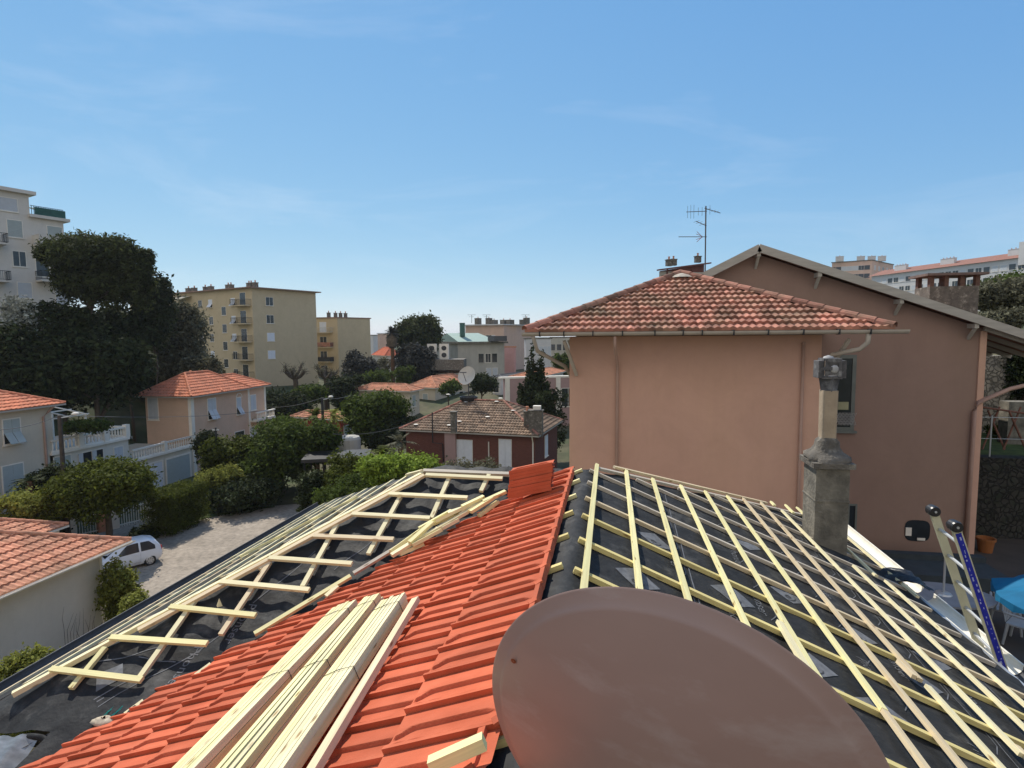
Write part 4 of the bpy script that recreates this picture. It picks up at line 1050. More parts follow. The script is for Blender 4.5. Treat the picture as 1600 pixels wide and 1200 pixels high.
# balcony at the far end
a = atx(390, 656, X0); b = atx(416, 650, X0); mb = MB(); mb.box(X0, X0+.9, a[1], b[1]+.4, a[2]-.25, a[2]-.05); bal = mb.build('balcony', TRIM, villa)
def balusters(root, p, q, h=.85, n=None, posts=True, mat=TRIM, sp=.26):
    p, q = np.array(p, float), np.array(q, float); L_ = np.linalg.norm(q-p); d = (q-p)/L_; n = n or max(2, int(L_/sp))
    mb = MB(); mb.beam(p+UP*(h-.05), q+UP*(h-.05), .24, .12); mb.beam(p+UP*.06, q+UP*.06, .22, .12)
    o = mb.build('balustrade_rail', mat, root)
    mb = MB()
    for i in range(n):
        c = p+d*L_*(i+.5)/n
        mb.lathe(c+UP*.12, [(.055, 0), (.04, .06), (.075, .20), (.07, .30), (.035, .48), (.05, .56), (.05, .62)], 6)
    mb.build('balusters', mat, o)
    return o
balusters(bal, (X0+.85, a[1], a[2]-.05), (X0+.85, b[1]+.3, a[2]-.05)); 
small_chimney(villa, (X0-LV+.7, yv0+5.2, zev+.6), .5, .6, 1.0, W_CREAM, EX, 1)
# garages with balustraded terrace
yg0, yg1 = XY(203), yv0-.02
ztg = float(atx(250, 703, X0)[2])-0.30
gar = thing('garage_block', 'low garage block with two doors and white balustrade, left of the salmon villa', 'garage', (X0-3, (yg0+yg1)/2, GZ))
wallbox(gar, (X0-6, yg0), EX, EY, 6.0, yg1-yg0, GZ-.5, ztg, W_CREAM)
mb = MB(); mb.box(X0-.1, X0+.14, yg0-.03, yg1, ztg-.16, ztg+.02); mb.build('cornice', TRIM, gar)
L_ = yg1-yg0
balusters(gar, (X0-.05, yg0+.2, ztg), (X0-.05, yg0+L_*.50, ztg)); balusters(gar, (X0-.05, yg0+L_*.50+.35, ztg), (X0-.05, yg1-.1, ztg))
mb = MB(); 
mb.box(X0-.22, X0+.10, yg0+L_*.50+.02, yg0+L_*.50+.33, ztg, ztg+.95); mb.build('balustrade_post', TRIM, gar)
for (u0, u1, m_, nm) in ((.04, .46, SHUTW, 'garage_door'), (.53, .93, SHUTG, 'garage_door')):
    mb = MB(); y0_, y1_ = yg0+L_*u0, yg0+L_*u1
    n = 7
    for i in range(n): mb.box(X0-.01, X0+.025+.006*(i % 2), y0_, y1_, GZ+2.15*i/n, GZ+2.15*(i+1)/n-.012)
    d_ = mb.build(nm, m_, gar); mb = MB(); mb.box(X0, X0+.05, y0_-.12, y0_, GZ, GZ+2.3); mb.box(X0, X0+.05, y1_, y1_+.12, GZ, GZ+2.3); mb.box(X0, X0+.05, y0_, y1_, GZ+2.16, GZ+2.3); mb.build('door_frame', TRIM, d_)
# white house with its roof terrace
yt0, yt1 = XY(77), XY(201)
yh0 = XY(-60)
whs = thing('white_house', 'white two storey house with orange tile roof and balustraded plant terrace, at the left edge', 'house', (X0-4, (yh0+yt1)/2, GZ))
ztt = float(atx(140, 680, X0)[2])-.75
wallbox(whs, (X0-6.5, yt0), EX, EY, 6.5, yt1-yt0, GZ-.5, ztt, W_WHITE, name='annex_wall')
mb = MB(); mb.box(X0-.1, X0+.2, yt0, yt1+.15, ztt-.14, ztt+.04); mb.box(X0-6.5, X0+.2, yt1, yt1+.2, ztt-.14, ztt+.04); mb.build('cornice', TRIM, whs)
balusters(whs, (X0-.02, yt0+.1, ztt+.04), (X0-.02, yt0+(yt1-yt0)*.33, ztt+.04)); balusters(whs, (X0-.02, yt0+(yt1-yt0)*.39, ztt+.04), (X0-.02, yt0+(yt1-yt0)*.65, ztt+.04)); balusters(whs, (X0-.02, yt0+(yt1-yt0)*.72, ztt+.04), (X0-.02, yt1-.2, ztt+.04))
balusters(whs, (X0-.2, yt1-.02, ztt+.04), (X0-5, yt1-.02, ztt+.04))
for u in (.36, .685, .985):
    mb = MB(); y_ = yt0+(yt1-yt0)*u; mb.box(X0-.2, X0+.14, y_-.2, y_+.2, ztt+.04, ztt+1.05); mb.build('balustrade_post', TRIM, whs)
wx(whs, X0, 129, 708, 145, 742, kind='open', sill=False); wx(whs, X0, 148, 704, 163, 742, kind='dark', sill=False); wx(whs, X0, 178, 700, 194, 742, kind='shut')
wx(whs, X0, 84, 716, 113, 760, kind='shut', shut=SHUTG)
zeh = float(atx(40, 636, X0)[2])
wallbox(whs, (X0-9, yh0), EX, EY, 9.0, yt0-yh0+.3, GZ-.5, zeh, W_CREAM)
hip_roof(whs, (X0-9, yh0), EX, EY, 9.0, yt0-yh0+.3, zeh, 0.42, T_VILLA, over=.6, tw=.3, g=.42, amp=.05, lip=.05)
wx(whs, X0, 4, 657, 33, 695, kind='tilt', shut=SHUTG); wx(whs, X0, 3, 730, 40, 790, kind='shut', shut=SHUTG)
mb = MB(); y_ = XY(70); mb.tube([(X0+.55, y_+.4, zeh-.1), (X0+.3, y_+.2, zeh-.45), (X0+.08, y_, zeh-.8), (X0+.08, y_, GZ)], .07, 8); mb.build('downpipe', PIPE, whs)
# terrace pergola
p_ = MB(); a = atx(75, 690, X0-1.2); 
for dx, dy in ((-.3, .4), (-.3, 3.2), (-3.2, .4), (-3.2, 3.2)): p_.box(X0+dx-.05, X0+dx+.05, yt0+dy-.05, yt0+dy+.05, ztt, ztt+2.3)
for dy in (.4, 1.8, 3.2): p_.beam((X0-.1, yt0+dy, ztt+2.3), (X0-3.4, yt0+dy, ztt+2.9), .08, .08)
p_.beam((X0-.3, yt0+.2, ztt+2.32), (X0-.3, yt0+3.5, ztt+2.32), .08, .08); p_.beam((X0-1.8, yt0+.2, ztt+2.62), (X0-1.8, yt0+3.5, ztt+2.62), .08, .08)
pg = p_.build('pergola', TRIM, loc=(X0-1.7, yt0+1.8, ztt)); pg['_off'] = [0, 0, 0]; tag(pg, 'white open pergola frame standing on the roof terrace of the white house', 'pergola')

# shed with tan-rose tiles, lower left
sc_ = D(205, 845, 25); sx, sy, sz = float(sc_[0]), float(sc_[1]), float(sc_[2])
shed = thing('low_tiled_house', 'low white house with rose tan tiled roof at the lower left beside the car', 'house', (sx-4, sy-5, GZ))
hip_roof(shed, (sx-8.5+.45, sy-16+.45), EX, EY, 7.6, 15.1, sz+.02, 0.40, T_SHED, over=.45, tw=.235, g=.40, amp=.055, lip=.05, thick=.16, trim=TRIM)
wallbox(shed, (sx-8.2, sy-16), EX, EY, 7.4, 15.2, GZ-.5, sz-.05, W_WHITE)
mb = MB(); mb.halfpipe((sx+.09, sy-16, sz+.02), (sx+.09, sy+.05, sz+.02), .09, 7, inv=True, th=.004); mb.build('gutter', TRIM, shed)
mb = MB(); mb.tube([(sx-.5, sy-.75, sz-.1), (sx-.72, sy-.85, sz-.4), (sx-.72, sy-.85, GZ)], .05, 8); mb.build('downpipe', TRIM, shed)
s2 = D(92, 822, 31)
shed2 = thing('small_tiled_outbuilding', 'small outbuilding with rose tan tiled roof just behind the low tiled house', 'outbuilding', (s2[0]-3, s2[1]-3, GZ))
hip_roof(shed2, (s2[0]-7, s2[1]-8), EX, EY, 7.0, 8.0, float(s2[2]), .40, T_SHED, over=.3, tw=.235, g=.4, amp=.05, lip=.05, trim=TRIM)
wallbox(shed2, (s2[0]-7, s2[1]-8), EX, EY, 7.0, 8.0, GZ-.5, float(s2[2])-.05, W_WHITE)

# brick house
bc = D(836, 680, 45); bx, by, bz = map(float, bc)
BEX, BEY = azdir(107.5), azdir(17.5); bw = run(bc, -BEX, 634); bd = bw-3.6
W_BRK = M('brick_red', (0.155, 0.062, 0.048), rough=.92, var=.12, scale=.9, bump=.2, bscale=30, col2=(0.125, 0.056, 0.044), c2scale=.6, spec=.1)
nt_ = W_BRK.node_tree; br_ = nt_.nodes.new('ShaderNodeTexBrick'); br_.inputs['Scale'].default_value = 3.2; br_.inputs['Color1'].default_value = (0.17, 0.065, 0.05, 1); br_.inputs['Color2'].default_value = (0.135, 0.052, 0.042, 1); br_.inputs['Mortar'].default_value = (0.17, 0.13, 0.11, 1); br_.inputs['Mortar Size'].default_value = .012
tcb = [n for n in nt_.nodes if n.type == 'TEX_COORD'][0]; sp_ = nt_.nodes.new('ShaderNodeSeparateXYZ'); cb_ = nt_.nodes.new('ShaderNodeCombineXYZ'); ad_ = nt_.nodes.new('ShaderNodeMath')
nt_.links.new(tcb.outputs['Object'], sp_.inputs[0]); nt_.links.new(sp_.outputs[0], ad_.inputs[0]); nt_.links.new(sp_.outputs[1], ad_.inputs[1]); nt_.links.new(ad_.outputs[0], cb_.inputs[0]); nt_.links.new(sp_.outputs[2], cb_.inputs[1]); nt_.links.new(cb_.outputs[0], br_.inputs['Vector']); nt_.links.new(br_.outputs['Color'], nt_.nodes['Principled BSDF'].inputs['Base Color'])
BG = -10.9
brick = thing('brick_house', 'dark red brick bungalow with mossy brown tiled roof and white closed shutters', 'house', (bx-bw/2, by+bd/2, BG))
bC = (bc-BEX*bw)[:2]; wallbox(brick, bC, BEX, BEY, bw, bd, BG-2.5, bz, W_BRK)
rb, (Rb0, Rb1) = hip_roof(brick, bC, BEX, BEY, bw, bd, bz+.03, 0.50, T_BRICK, over=.40, tw=.24, g=.36, amp=.05, lip=.055, capmat=T_PINK)
def wyp(root, y, pxa, pya, pxb, pyb, **k):
    c_ = float(np.dot(BEY, bc)); a = onpl(pxa, pyb, BEY, c_); b = onpl(pxb, pya, BEY, c_)
    return window(root, a, BEX, -BEY, float(np.dot(b-a, BEX)), b[2]-a[2], **k)
wyp(brick, by, 713, 688, 738, 728, kind='shut', shut=SHUTW, frame=TRIM, fw=.03); wyp(brick, by, 780, 687, 799, 730, kind='shut', shut=SHUTW, fw=.03)
c_ = float(np.dot(BEX, bc)); a = onpl(851, 682, BEX, c_); b = onpl(851, 714, BEX, c_); window(brick, b, BEY, BEX, 1.0, a[2]-b[2], kind='shut', shut=SHUTW, fw=.04)
cB = float(np.dot(BEY, bc))
def bp(px, py, o=0.0): return onpl(px, py, BEY, cB)-BEY*o
a = bp(697, 678); mb = MB(); mb.obox(a+BEX*.45-UP*3, BEX*.48, BEY*.27, UP*3.3); mb.build('buttress', W_MAUVE, brick)
mb = MB(); a = bp(764, 690, .08); mb.tube([a, a-UP*4], .05, 6); mb.build('downpipe', TRIM, brick)
mb = MB(); a = bp(833, 684, .08); mb.tube([a-BEY*.3+UP*.2, a-UP*.4, a-UP*4], .06, 6); mb.build('downpipe', TRIM, brick)
mb = MB(); a = bp(680, 690, .47); mb.tube([a+UP*2.5, a, a+BEX*.8-UP*.1+BEY*.2, a+BEX*.8-UP*2.5+BEY*.3], .05, 6); mb.build('flue_pipe', IRON, brick)
a = D(706, 672, 44.8); small_chimney(brick, (a[0], a[1]+.6, bz+.2), .42, .42, 1.6, CONC_D, EX, 0)
a = D(838, 672, 45); small_chimney(brick, (a[0]-.1, a[1]+.5, bz-.2), 1.1, .7, 2.05, CONC_D, EX, 0)
mb = MB(); mb.box(a[0]-.3, a[0]+.3, a[1]+.3, a[1]+.8, bz+1.95, bz+2.25); mb.build('chimney_cover', TRIM, brick)
a = D(828, 668, 45.4); small_chimney(brick, (a[0]-.3, a[1]+.6, bz+.2), .5, .5, 1.5, CONC_D, EX, 1)
mb = MB()
for px_, py_ in ((650, 663), (702, 664), (718, 658), (762, 651), (802, 641), (782, 622), (700, 616), (728, 628), (776, 627)):
    a = D(px_, py_, 46); 
    nb_ = -BEY*.50+UP; c = onpl(px_, py_, nb_, float(np.dot(nb_, bc-BEY*.4))+.03+.10); mb.lathe(c, [(.22, 0), (.12, .03), (.001, .04)], 7)
mb.build('mortar_patch', TRIM, brick)
# big dish on the ridge
dc_ = D(731, 588, 50.5)
bd_ = thing('mesh_dish', 'large pale satellite dish on a mast standing at the brick house ridge', 'satellite dish', (dc_[0], dc_[1], dc_[2]-2.2))
nd = unit(np.array([-.25, -.85, .42])); mb = MB(); mb.lathe(dc_, [(r, .25*(r/.85)**2) for r in np.linspace(.01, .85, 8)], 28, nd); mb.build('reflector', M('dish_cream', (0.60, 0.55, 0.47), var=.08), bd_, smooth=True)
mb = MB(); mb.tube([dc_-nd*.1, dc_-UP*.3-nd*.1, dc_-UP*2.6-nd*.1], .05, 8); mb.build('mast', ZINC_D, bd_)
mb = MB(); mb.tube([dc_-UP*.8+nd*.1, dc_+nd*.9], .03, 5); mb.tube([dc_+nd*.9-CR*.3, dc_+nd*.9+CR*.3], .05, 5); mb.build('feed_arm', ZINC_D, bd_)
tb = MB(); c = dc_-UP*2.05+np.array([0, .2, 0]); tb.lathe(c-UP*.1, [(.5, -.3), (.75, .0), (.80, .35), (.74, .35), (.66, .1), (.01, .08)], 20)
tag(tb.build('black_tub', BLACK, loc=c), 'round black tub behind the brick house ridge, under the pale dish', 'tub')

# ================================================================ apartment blocks and the town beyond
def facade_grid(root, P, ud, nrm, z_top, cols, rows, wd, ht, dz, kinds, frame=TRIM, shut=SHUT, rng=None, fw=.06):
    rng = rng or random.Random(1)
    for r in range(rows):
        for c in cols:
            k = rng.choice(kinds); window(root, np.array([P[0], P[1], 0])+unit(ud)*c+UP*(z_top-r*dz-ht), ud, nrm, wd, ht, kind=k, frame=frame, shut=shut, fw=fw)
def balcony(root, P, ud, nrm, wd, dp, rail='bars', mat=None, rmat=IRON):
    P = np.array(P, float); ud, nrm = unit(ud), unit(nrm)
    mb = MB(); mb.obox(P+ud*wd/2+nrm*dp/2-UP*.08, ud*wd/2, nrm*dp/2, UP*.08); b = mb.build('balcony', mat or W_YEL, root)
    mb = MB(); a, b_, c, d = P+nrm*.02, P+nrm*dp, P+ud*wd+nrm*dp, P+ud*wd+nrm*.02
    for p, q in ((a, b_), (b_, c), (c, d)):
        mb.beam(p+UP*.95, q+UP*.95, .05, .05); mb.beam(p+UP*.1, q+UP*.1, .04, .04)
        if rail == 'bars':
            n = max(2, int(np.linalg.norm(q-p)/.16))
            for i in range(n+1): mb.beam(p+(q-p)*i/n+UP*.1, p+(q-p)*i/n+UP*.95, .02, .02, up=(1, 0, 0))
        else: mb.beam(p+UP*.5, q+UP*.5, .03, .8)
    mb.build('balcony_rail', rmat, b); return b
RNG = random.Random(11)
# yellow block with balconies
yc = D(393, 450, 94); yA, yB = azdir(-58.6), azdir(31.4)
yB_len = run(yc, yB, 493); yA_len = run(yc, yA, 262)+14
yel = thing('yellow_apartment_block', 'tall pale yellow apartment block with four stacked corner balconies, left of centre', 'apartment block', (yc[0], yc[1], -10))
zt_y = float(yc[2])
c0 = yc+yA*yA_len
wallbox(yel, c0, -yA, yB, yA_len, yB_len, -13, zt_y, W_YEL); flat_roof(yel, c0, -yA, yB, yA_len, yB_len, zt_y, .7, W_PINK2, .18)
for r in range(4):                         # right facade windows
    a = yc+yB*run(yc, yB, 414.5); z = float(zt_y-1.35-2.98*r); k = 'pane' if r < 2 else 'shut'
    window(yel, (a[0], a[1], z-1.35), yB, -yA*-1*-1 if 0 else azdir(121.4), 1.35, 1.35, kind=k, shut=SHUTW, fw=.05)
nA = azdir(211.4)
def yA_at(px): return run(yc, yA, px)
for px_ in (360, 325, 309, ):
    for r in range(5):
        t = yA_at(px_); P = yc+yA*t
        window(yel, (P[0], P[1], zt_y-1.45-2.98*r-1.3), -yA, nA, 1.1, 1.3, kind=RNG.choice(['pane', 'pane', 'shut', 'tilt']), shut=SHUTW, fw=.05)
for r in range(5):
    P = yc+yA*yA_at(345); window(yel, (P[0], P[1], zt_y-2.9-2.98*r-1.3), -yA, nA, 1.2, 1.4, kind='dark', fw=.05)
bl0, bl1 = yA_at(391), yA_at(369)
for r in range(5):
    P = yc+yA*(bl1); zb = zt_y-2.75-2.98*r
    balcony(yel, (P[0], P[1], zb), -yA, nA, bl1-bl0, 1.3, 'bars', rmat=IRON)
    window(yel, (P[0]-(yA*.9)[0], P[1]-(yA*.9)[1], zb), -yA, nA, 1.5, 2.1, kind='dark', sill=False, fw=.05)
for px_, wd_ in ((370, 1.2), (378, .7), (338, 1.6), (309, .8), (274, 1.0), (283, .8), (300, .5)):
    P = yc+yA*yA_at(px_)+yB*2.5; small_chimney(yel, (P[0], P[1], zt_y+.15), wd_, .7, 1.0, CONC_D, yA, 2 if wd_ > 1 else 1)
P = yc+yA*yA_at(290); mb = MB(); mb.obox(np.array([P[0], P[1], zt_y-.9])+nA*1.2, yA*1.9, nA*1.2-UP*.35, np.array([0, 0, .03])); mb.build('awning', M('awning_cream', (.5, .46, .36)), yel)
# second yellow block
y2 = D(527, 497, 118); y2B, y2A = azdir(38), azdir(-75)
l2 = run(y2, y2B, 578); l2a = run(y2, y2A, 490)
ye2 = thing('second_yellow_block', 'smaller pale yellow apartment block with balcony column, right of the tall yellow block', 'apartment block', (y2[0], y2[1], -9))
z2 = float(y2[2]); n2A = azdir(-75-90); n2B = azdir(38+90)
mb = MB(); q0, q1, q2, q3 = y2, y2+y2B*l2, y2+y2B*l2+y2A*l2a, y2+y2A*l2a
def prism_h(mb, P, z0, z1):
    n = len(P); mb.add([(p[0], p[1], z0) for p in P]+[(p[0], p[1], z1) for p in P], [tuple(range(n-1, -1, -1)), tuple(range(n, 2*n))]+[(i, (i+1) % n, n+(i+1) % n, n+i) for i in range(n)])
prism_h(mb, [q0, q1, q2, q3], -12, z2); mb.build('wall', W_YEL, ye2)
mb = MB(); cen = (q0+q2)/2; prism_h(mb, [cen+(q-cen)*1.05 for q in (q0, q1, q2, q3)], z2, z2+.22); mb.build('roof', W_PINK2, ye2)
for r in range(4):
    P = y2+y2A*(l2a*.95); zb = z2-2.9-3.0*r
    balcony(ye2, (P[0], P[1], zb), -y2A, n2A, l2a*.75, 1.2, 'bars' if r == 0 else 'solid', rmat=[METALP, T_PINK, IRON, IRON][r])
    Q = P-y2A*l2a*.2; window(ye2, (Q[0], Q[1], zb), -y2A, n2A, 1.5, 2.1, kind='pane' if r else 'shut', shut=SHUTW, sill=False, fw=.05)
for t in (.1, .3, .45, .6):
    P = y2+y2A*l2a*.5+y2B*l2*t; small_chimney(ye2, (P[0], P[1], z2+.2), .6, .5, .9, CONC_D, y2B, 1)
# white apartment block on the hill, upper left
ap = D(44, 300, 60); aB = azdir(31); aN = azdir(121)
apt = thing('hillside_apartment_block', 'cool white apartment block with green rooftop awning, at the top left behind the pine', 'apartment block', (ap[0], ap[1], 0))
back = azdir(-59)
z_pent, z_main = float(ap[2]), float(D(103, 345, 50+0)[2])
A0 = ap - aB*14; L_low = run(ap, aB, 96); 
zlow = float((ap+aB*run(ap, aB, 60))[2]*0+ D(60, 338, float(np.dot(ap+aB*run(ap, aB, 60), CF)))[2])
wallbox(apt, A0, aB, back, 14.0, 12, -13, z_pent-.3, W_APT, name='tower_wall'); flat_roof(apt, A0, aB, back, 14.0, 12, z_pent-.3, .5, W_APT, .35)
wallbox(apt, ap, aB, back, L_low, 11.5, -13, zlow-.2, W_APT, name='wall'); flat_roof(apt, ap+aN*.3, aB, back, L_low+.35, 11.5, zlow-.2, .15, W_APT, .30, name='parapet')
AWN = M('awning_green', (0.03, 0.10, 0.085), var=.3, scale=2, rough=.8)
mb = MB(); P = ap+aB*.4; mb.obox(np.array([*(ap+aB*(L_low/2+.2))[:2], zlow+.85])+aN*-.6, aB*(L_low/2-.1), aN*1.0-UP*.25, UP*.04); mb.obox(np.array([*(ap+aB*(L_low/2+.2))[:2], zlow+.5])+aN*.38, aB*(L_low/2-.1), aN*.03, UP*.38); mb.build('awning', AWN, apt)
mb = MB()
for t in np.linspace(.1, L_low-.1, 14): mb.beam(np.array([*(ap+aB*t+aN*.2)[:2], zlow+.1]), np.array([*(ap+aB*t+aN*.2)[:2], zlow+1.0]), .04, .04, up=(1, 0, 0))
mb.beam(np.array([*(ap+aN*.2)[:2], zlow+1.0]), np.array([*(ap+aB*L_low+aN*.2)[:2], zlow+1.0]), .05, .05); mb.build('terrace_rail', IRON, apt)
def ap_at(px): return run(ap, aB, px)
def apw(px0, px1, y0, y1, kind, shut=SHUT):
    t0, t1 = ap_at(px0), ap_at(px1); P = ap+aB*t0; dep = float(np.dot(P, CF)); zt_ = float(D(px0, y0, dep)[2]); zb_ = float(D(px0, y1, dep)[2])
    return window(apt, (P[0], P[1], zb_), aB, aN, t1-t0, zt_-zb_, kind=kind, shut=shut, fw=.07)
apw(-8, 25, 306, 326, 'roller'); apw(7, 30, 342, 368, 'roller', SHUTG); apw(12, 32, 391, 414, 'pane'); apw(16, 38, 440, 464, 'roller'); apw(20, 40, 490, 514, 'roller')
apw(70, 93, 352, 372, 'roller', SHUTG); apw(72, 95, 398, 430, 'roller'); apw(76, 96, 445, 475, 'roller'); apw(48, 68, 398, 430, 'dark')
for r, yy in enumerate((374, 430, 486)):
    t0, t1 = ap_at(46), ap_at(95); P = ap+aB*t0; zb = float(D(46, yy+7, float(np.dot(P, CF)))[2])
    balcony(apt, (P[0], P[1], zb), aB, aN, t1-t0, 1.5, 'solid' if r != 1 else 'bars', mat=W_APT, rmat=W_APT if r != 1 else IRON)
    P = ap-aB*6; balcony(apt, (P[0], P[1], zb-.3), aB, aN, 3.6, 1.3, 'bars', mat=W_APT, rmat=IRON)

# generic distant building from pixels: corner column, depth, azimuths of the two faces
def block(name, label, cx, cy_top, dep, aL, aR, pxL, pxR, zb, mat, cat='building', roof=None, rover=.3, rth=.3, wl=None, wr=None):
    c = D(cx, cy_top, dep); dL, dR = azdir(aL), azdir(aR); lL, lR = run(c, dL, pxL), run(c, dR, pxR)
    r = thing(name, label, cat, (c[0], c[1], zb)); z = float(c[2])
    P = [c, c+dR*lR, c+dR*lR+dL*lL, c+dL*lL]
    mb = MB(); prism_h(mb, P, zb-3, z); mb.build('wall', mat, r)
    if roof is not None:
        cen = (P[0]+P[2])/2; mb = MB(); u = np.array([0, 0, 0.])
        k = 1+rover*2/max(lL, lR, 4)
        prism_h(mb, [cen+(q-cen)*k for q in P], z, z+rth); mb.build('roof', roof, r)
    for (d, ln, w_) in ((dL, lL, wl), (dR, lR, wr)):
        if not w_: continue
        nn = np.cross(d, UP); nn = nn if np.dot(nn, c) < 0 else -nn
        u = d if np.dot(np.cross(d, UP), nn) > 0 else -d
        for (t, zo, wd, ht, kind) in w_:
            Pn = c+d*(ln*t)
            if np.dot(u, d) < 0: Pn = Pn+d*wd
            window(r, (Pn[0], Pn[1], z-zo-ht), u, nn, wd, ht, kind=kind, fw=.06, shut=SHUT, frame=mat if kind == 'dark' else TRIM)
    return r, c, dL, dR, lL, lR, z
# grey block with the green roof
r, c, dL, dR, lL, lR, z = block('grey_civic_building', 'weathered grey building with pale green metal roof near the centre of the town', 715, 537, 110, -25, 74, 681, 788, -9, W_GREY, roof=CONC, rover=.7, rth=.35,
    wl=[(.55, 1.6, 1.5, 2.0, 'dark')], wr=[(.44, 2.0, 1.0, 1.7, 'dark'), (.59, 2.0, 1.0, 1.7, 'pane'), (.73, 2.0, 1.0, 1.7, 'dark'), (.08, 4.8, 1.2, 1.6, 'pane'), (.6, 4.8, 1.0, 1.7, 'shut'), (.74, 4.8, 1.0, 1.7, 'shut')])
GRN = M('roof_green_metal', (0.26, 0.35, 0.30), rough=.6, var=.10, scale=1.2)
mb = MB(); z0 = z+.36; P0_, P1_ = c+dR*.1, c+dR*(lR*.88); w_ = dL*lL
for P_ in (P0_,):
    a = np.array([*P0_[:2], z0]); b = np.array([*P1_[:2], z0]); a2 = a+np.array([*w_[:2], 0]); b2 = b+np.array([*w_[:2], 0]); ra = (a+a2)/2+UP*1.7; rb_ = (b+b2)/2+UP*1.7-dR*1.5
    mb.add([a, b, b2, a2, ra, rb_], [(0, 1, 5, 4), (2, 3, 4, 5), (1, 2, 5), (3, 0, 4)])
mb.build('green_roof', GRN, r)
small_chimney(r, (a+a2)/2+dR*2.2+UP*1.0-dL*3, .9, .9, 2.6, M('chimney_green', (.06, .13, .11)), dR, 0)
a = D(777, 529, 111); mb = MB(); mb.obox(a, dR*1.3, dL*1.5, UP*.5); mb.build('roof_hatch', ZINC_D, r)
# air conditioners terrace in front-left
acd = D(677, 549, 100); t_ = thing('air_conditioner', 'pair of white twin fan air conditioning units beside the grey building', 'air conditioner', acd-UP*1)
for dx in (-.2, 1.9):
    q = acd+CR*dx; mb = MB(); mb.obox(q, CR*.8, np.array([CF[0], CF[1], 0])*.4, UP*1.3); cs = mb.build('casing', TRIM, t_)
    for dz_ in (-.6, .6):
        mb = MB(); mb.lathe(q-np.array([CF[0], CF[1], 0])*.41+UP*dz_, [(.45, 0), (.40, .02), (.01, .015)], 14, -CF); mb.build('fan', BLACK, cs)
mb = MB(); mb.obox(acd-UP*2.2+CR*1.5, CR*4, np.array([CF[0], CF[1], 0])*3, UP*.9); tag(mb.build('flat_roof_shed', CONC_D, loc=acd-UP*2.2+CR*1.5), 'dark flat roofed shed carrying the white air conditioning units', 'shed')
# pink apartment block behind
def wins(n0, rows, t0, t1, n, wd=1.1, ht=1.5, dz=3.0, z0=1.6, kinds=('dark', 'shut', 'pane')):
    o = []
    for r in range(rows):
        for i in range(n): o.append((t0+(t1-t0)*i/max(1, n-1), z0+dz*r, wd, ht, RNG.choice(kinds)))
    return o
r, c, dL, dR, lL, lR, z = block('pink_apartment_block', 'pale pink flat roofed apartment block behind the green roof, chimneys on top', 787, 508, 150, -62, 28, 727, 836, -9, W_FARP, roof=W_FARW, rover=.8,
    wl=[(.85, 3.2, 2.4, 1.6, 'dark'), (.30, 2.6, 1.8, 2.2, 'pane'), (.22, 2.6, 1.0, 2.2, 'shut')]+wins(0, 2, .1, .9, 4, z0=6), wr=[(.62, 4.3, 1.8, 1.7, 'pane'), (.62, 8.3, 1.6, 1.7, 'pane')])
for px_, py_, wd_ in ((747, 506, 1.6), (764, 504, 1.6), (772, 505, 2.2), (787, 503, 2.0), (797, 505, 2.6), (818, 505, 2.6), (823, 503, 1.4)):
    a = D(px_, py_, 154); small_chimney(r, (a[0], a[1], z+.2), wd_, 1.2, 1.7 if wd_ < 2 else 1.2, CONC_D, dR, 1)
mb = MB()
for px_ in (737, 821, 760): a = D(px_, 505, 154); b = D(px_, 492, 154); mb.tube([a, b], .06, 4); mb.tube([b-CR*1.1, b+CR*1.1], .04, 4); mb.tube([b-CR*.8-UP*.5, b+CR*.6-UP*.5], .03, 4)
mb.build('rooftop_aerials', IRON, r)
block('rose_infill_building', 'narrow rose pink wall between the grey building and the pink apartment block', 803, 543, 125, -80, 60, 787, 806, -9, W_ROSE, roof=T_FAR, rover=.2)
r, c, dL, dR, lL, lR, z = block('white_shuttered_building', 'white three storey building with tall grey shutters, partly under the wing eave', 822, 530, 128, -20, 72, 819, 861, -9, W_FARW, roof=CONC, wr=[(t, z0, .9, 2.3, 'shut') for z0 in (1.6, 6.0) for t in (.18, .52, .68, .84)])
r, c, dL, dR, lL, lR, z = block('green_flecked_house', 'small building with green trees and balconies seen just left of the pink wing wall', 893, 528, 145, -80, 60, 861, 900, -9, W_GREY, roof=CONC_D, wl=wins(0, 3, .2, .8, 3, kinds=('dark',)))
# cornice house just beyond the brick house
r, c, dL, dR, lL, lR, z = block('cornice_house', 'mauve house with white cornice, white corner strips and tall window, behind the brick house', 789, 592, 72, -20, 78, 786, 905, -9.5, W_MAUVE, roof=TRIM, rover=.6, rth=.22,
    wr=[(.76, 1.4, 1.7, 2.3, 'pane')])
nR = azdir(78+90); 
for t in (.0, .30, .68): mb = MB(); mb.obox(c+dR*(lR*t+.3)-UP*3.5+nR*.03, dR*.3, nR*.05, UP*3.5); mb.build('corner_strip', TRIM, r)
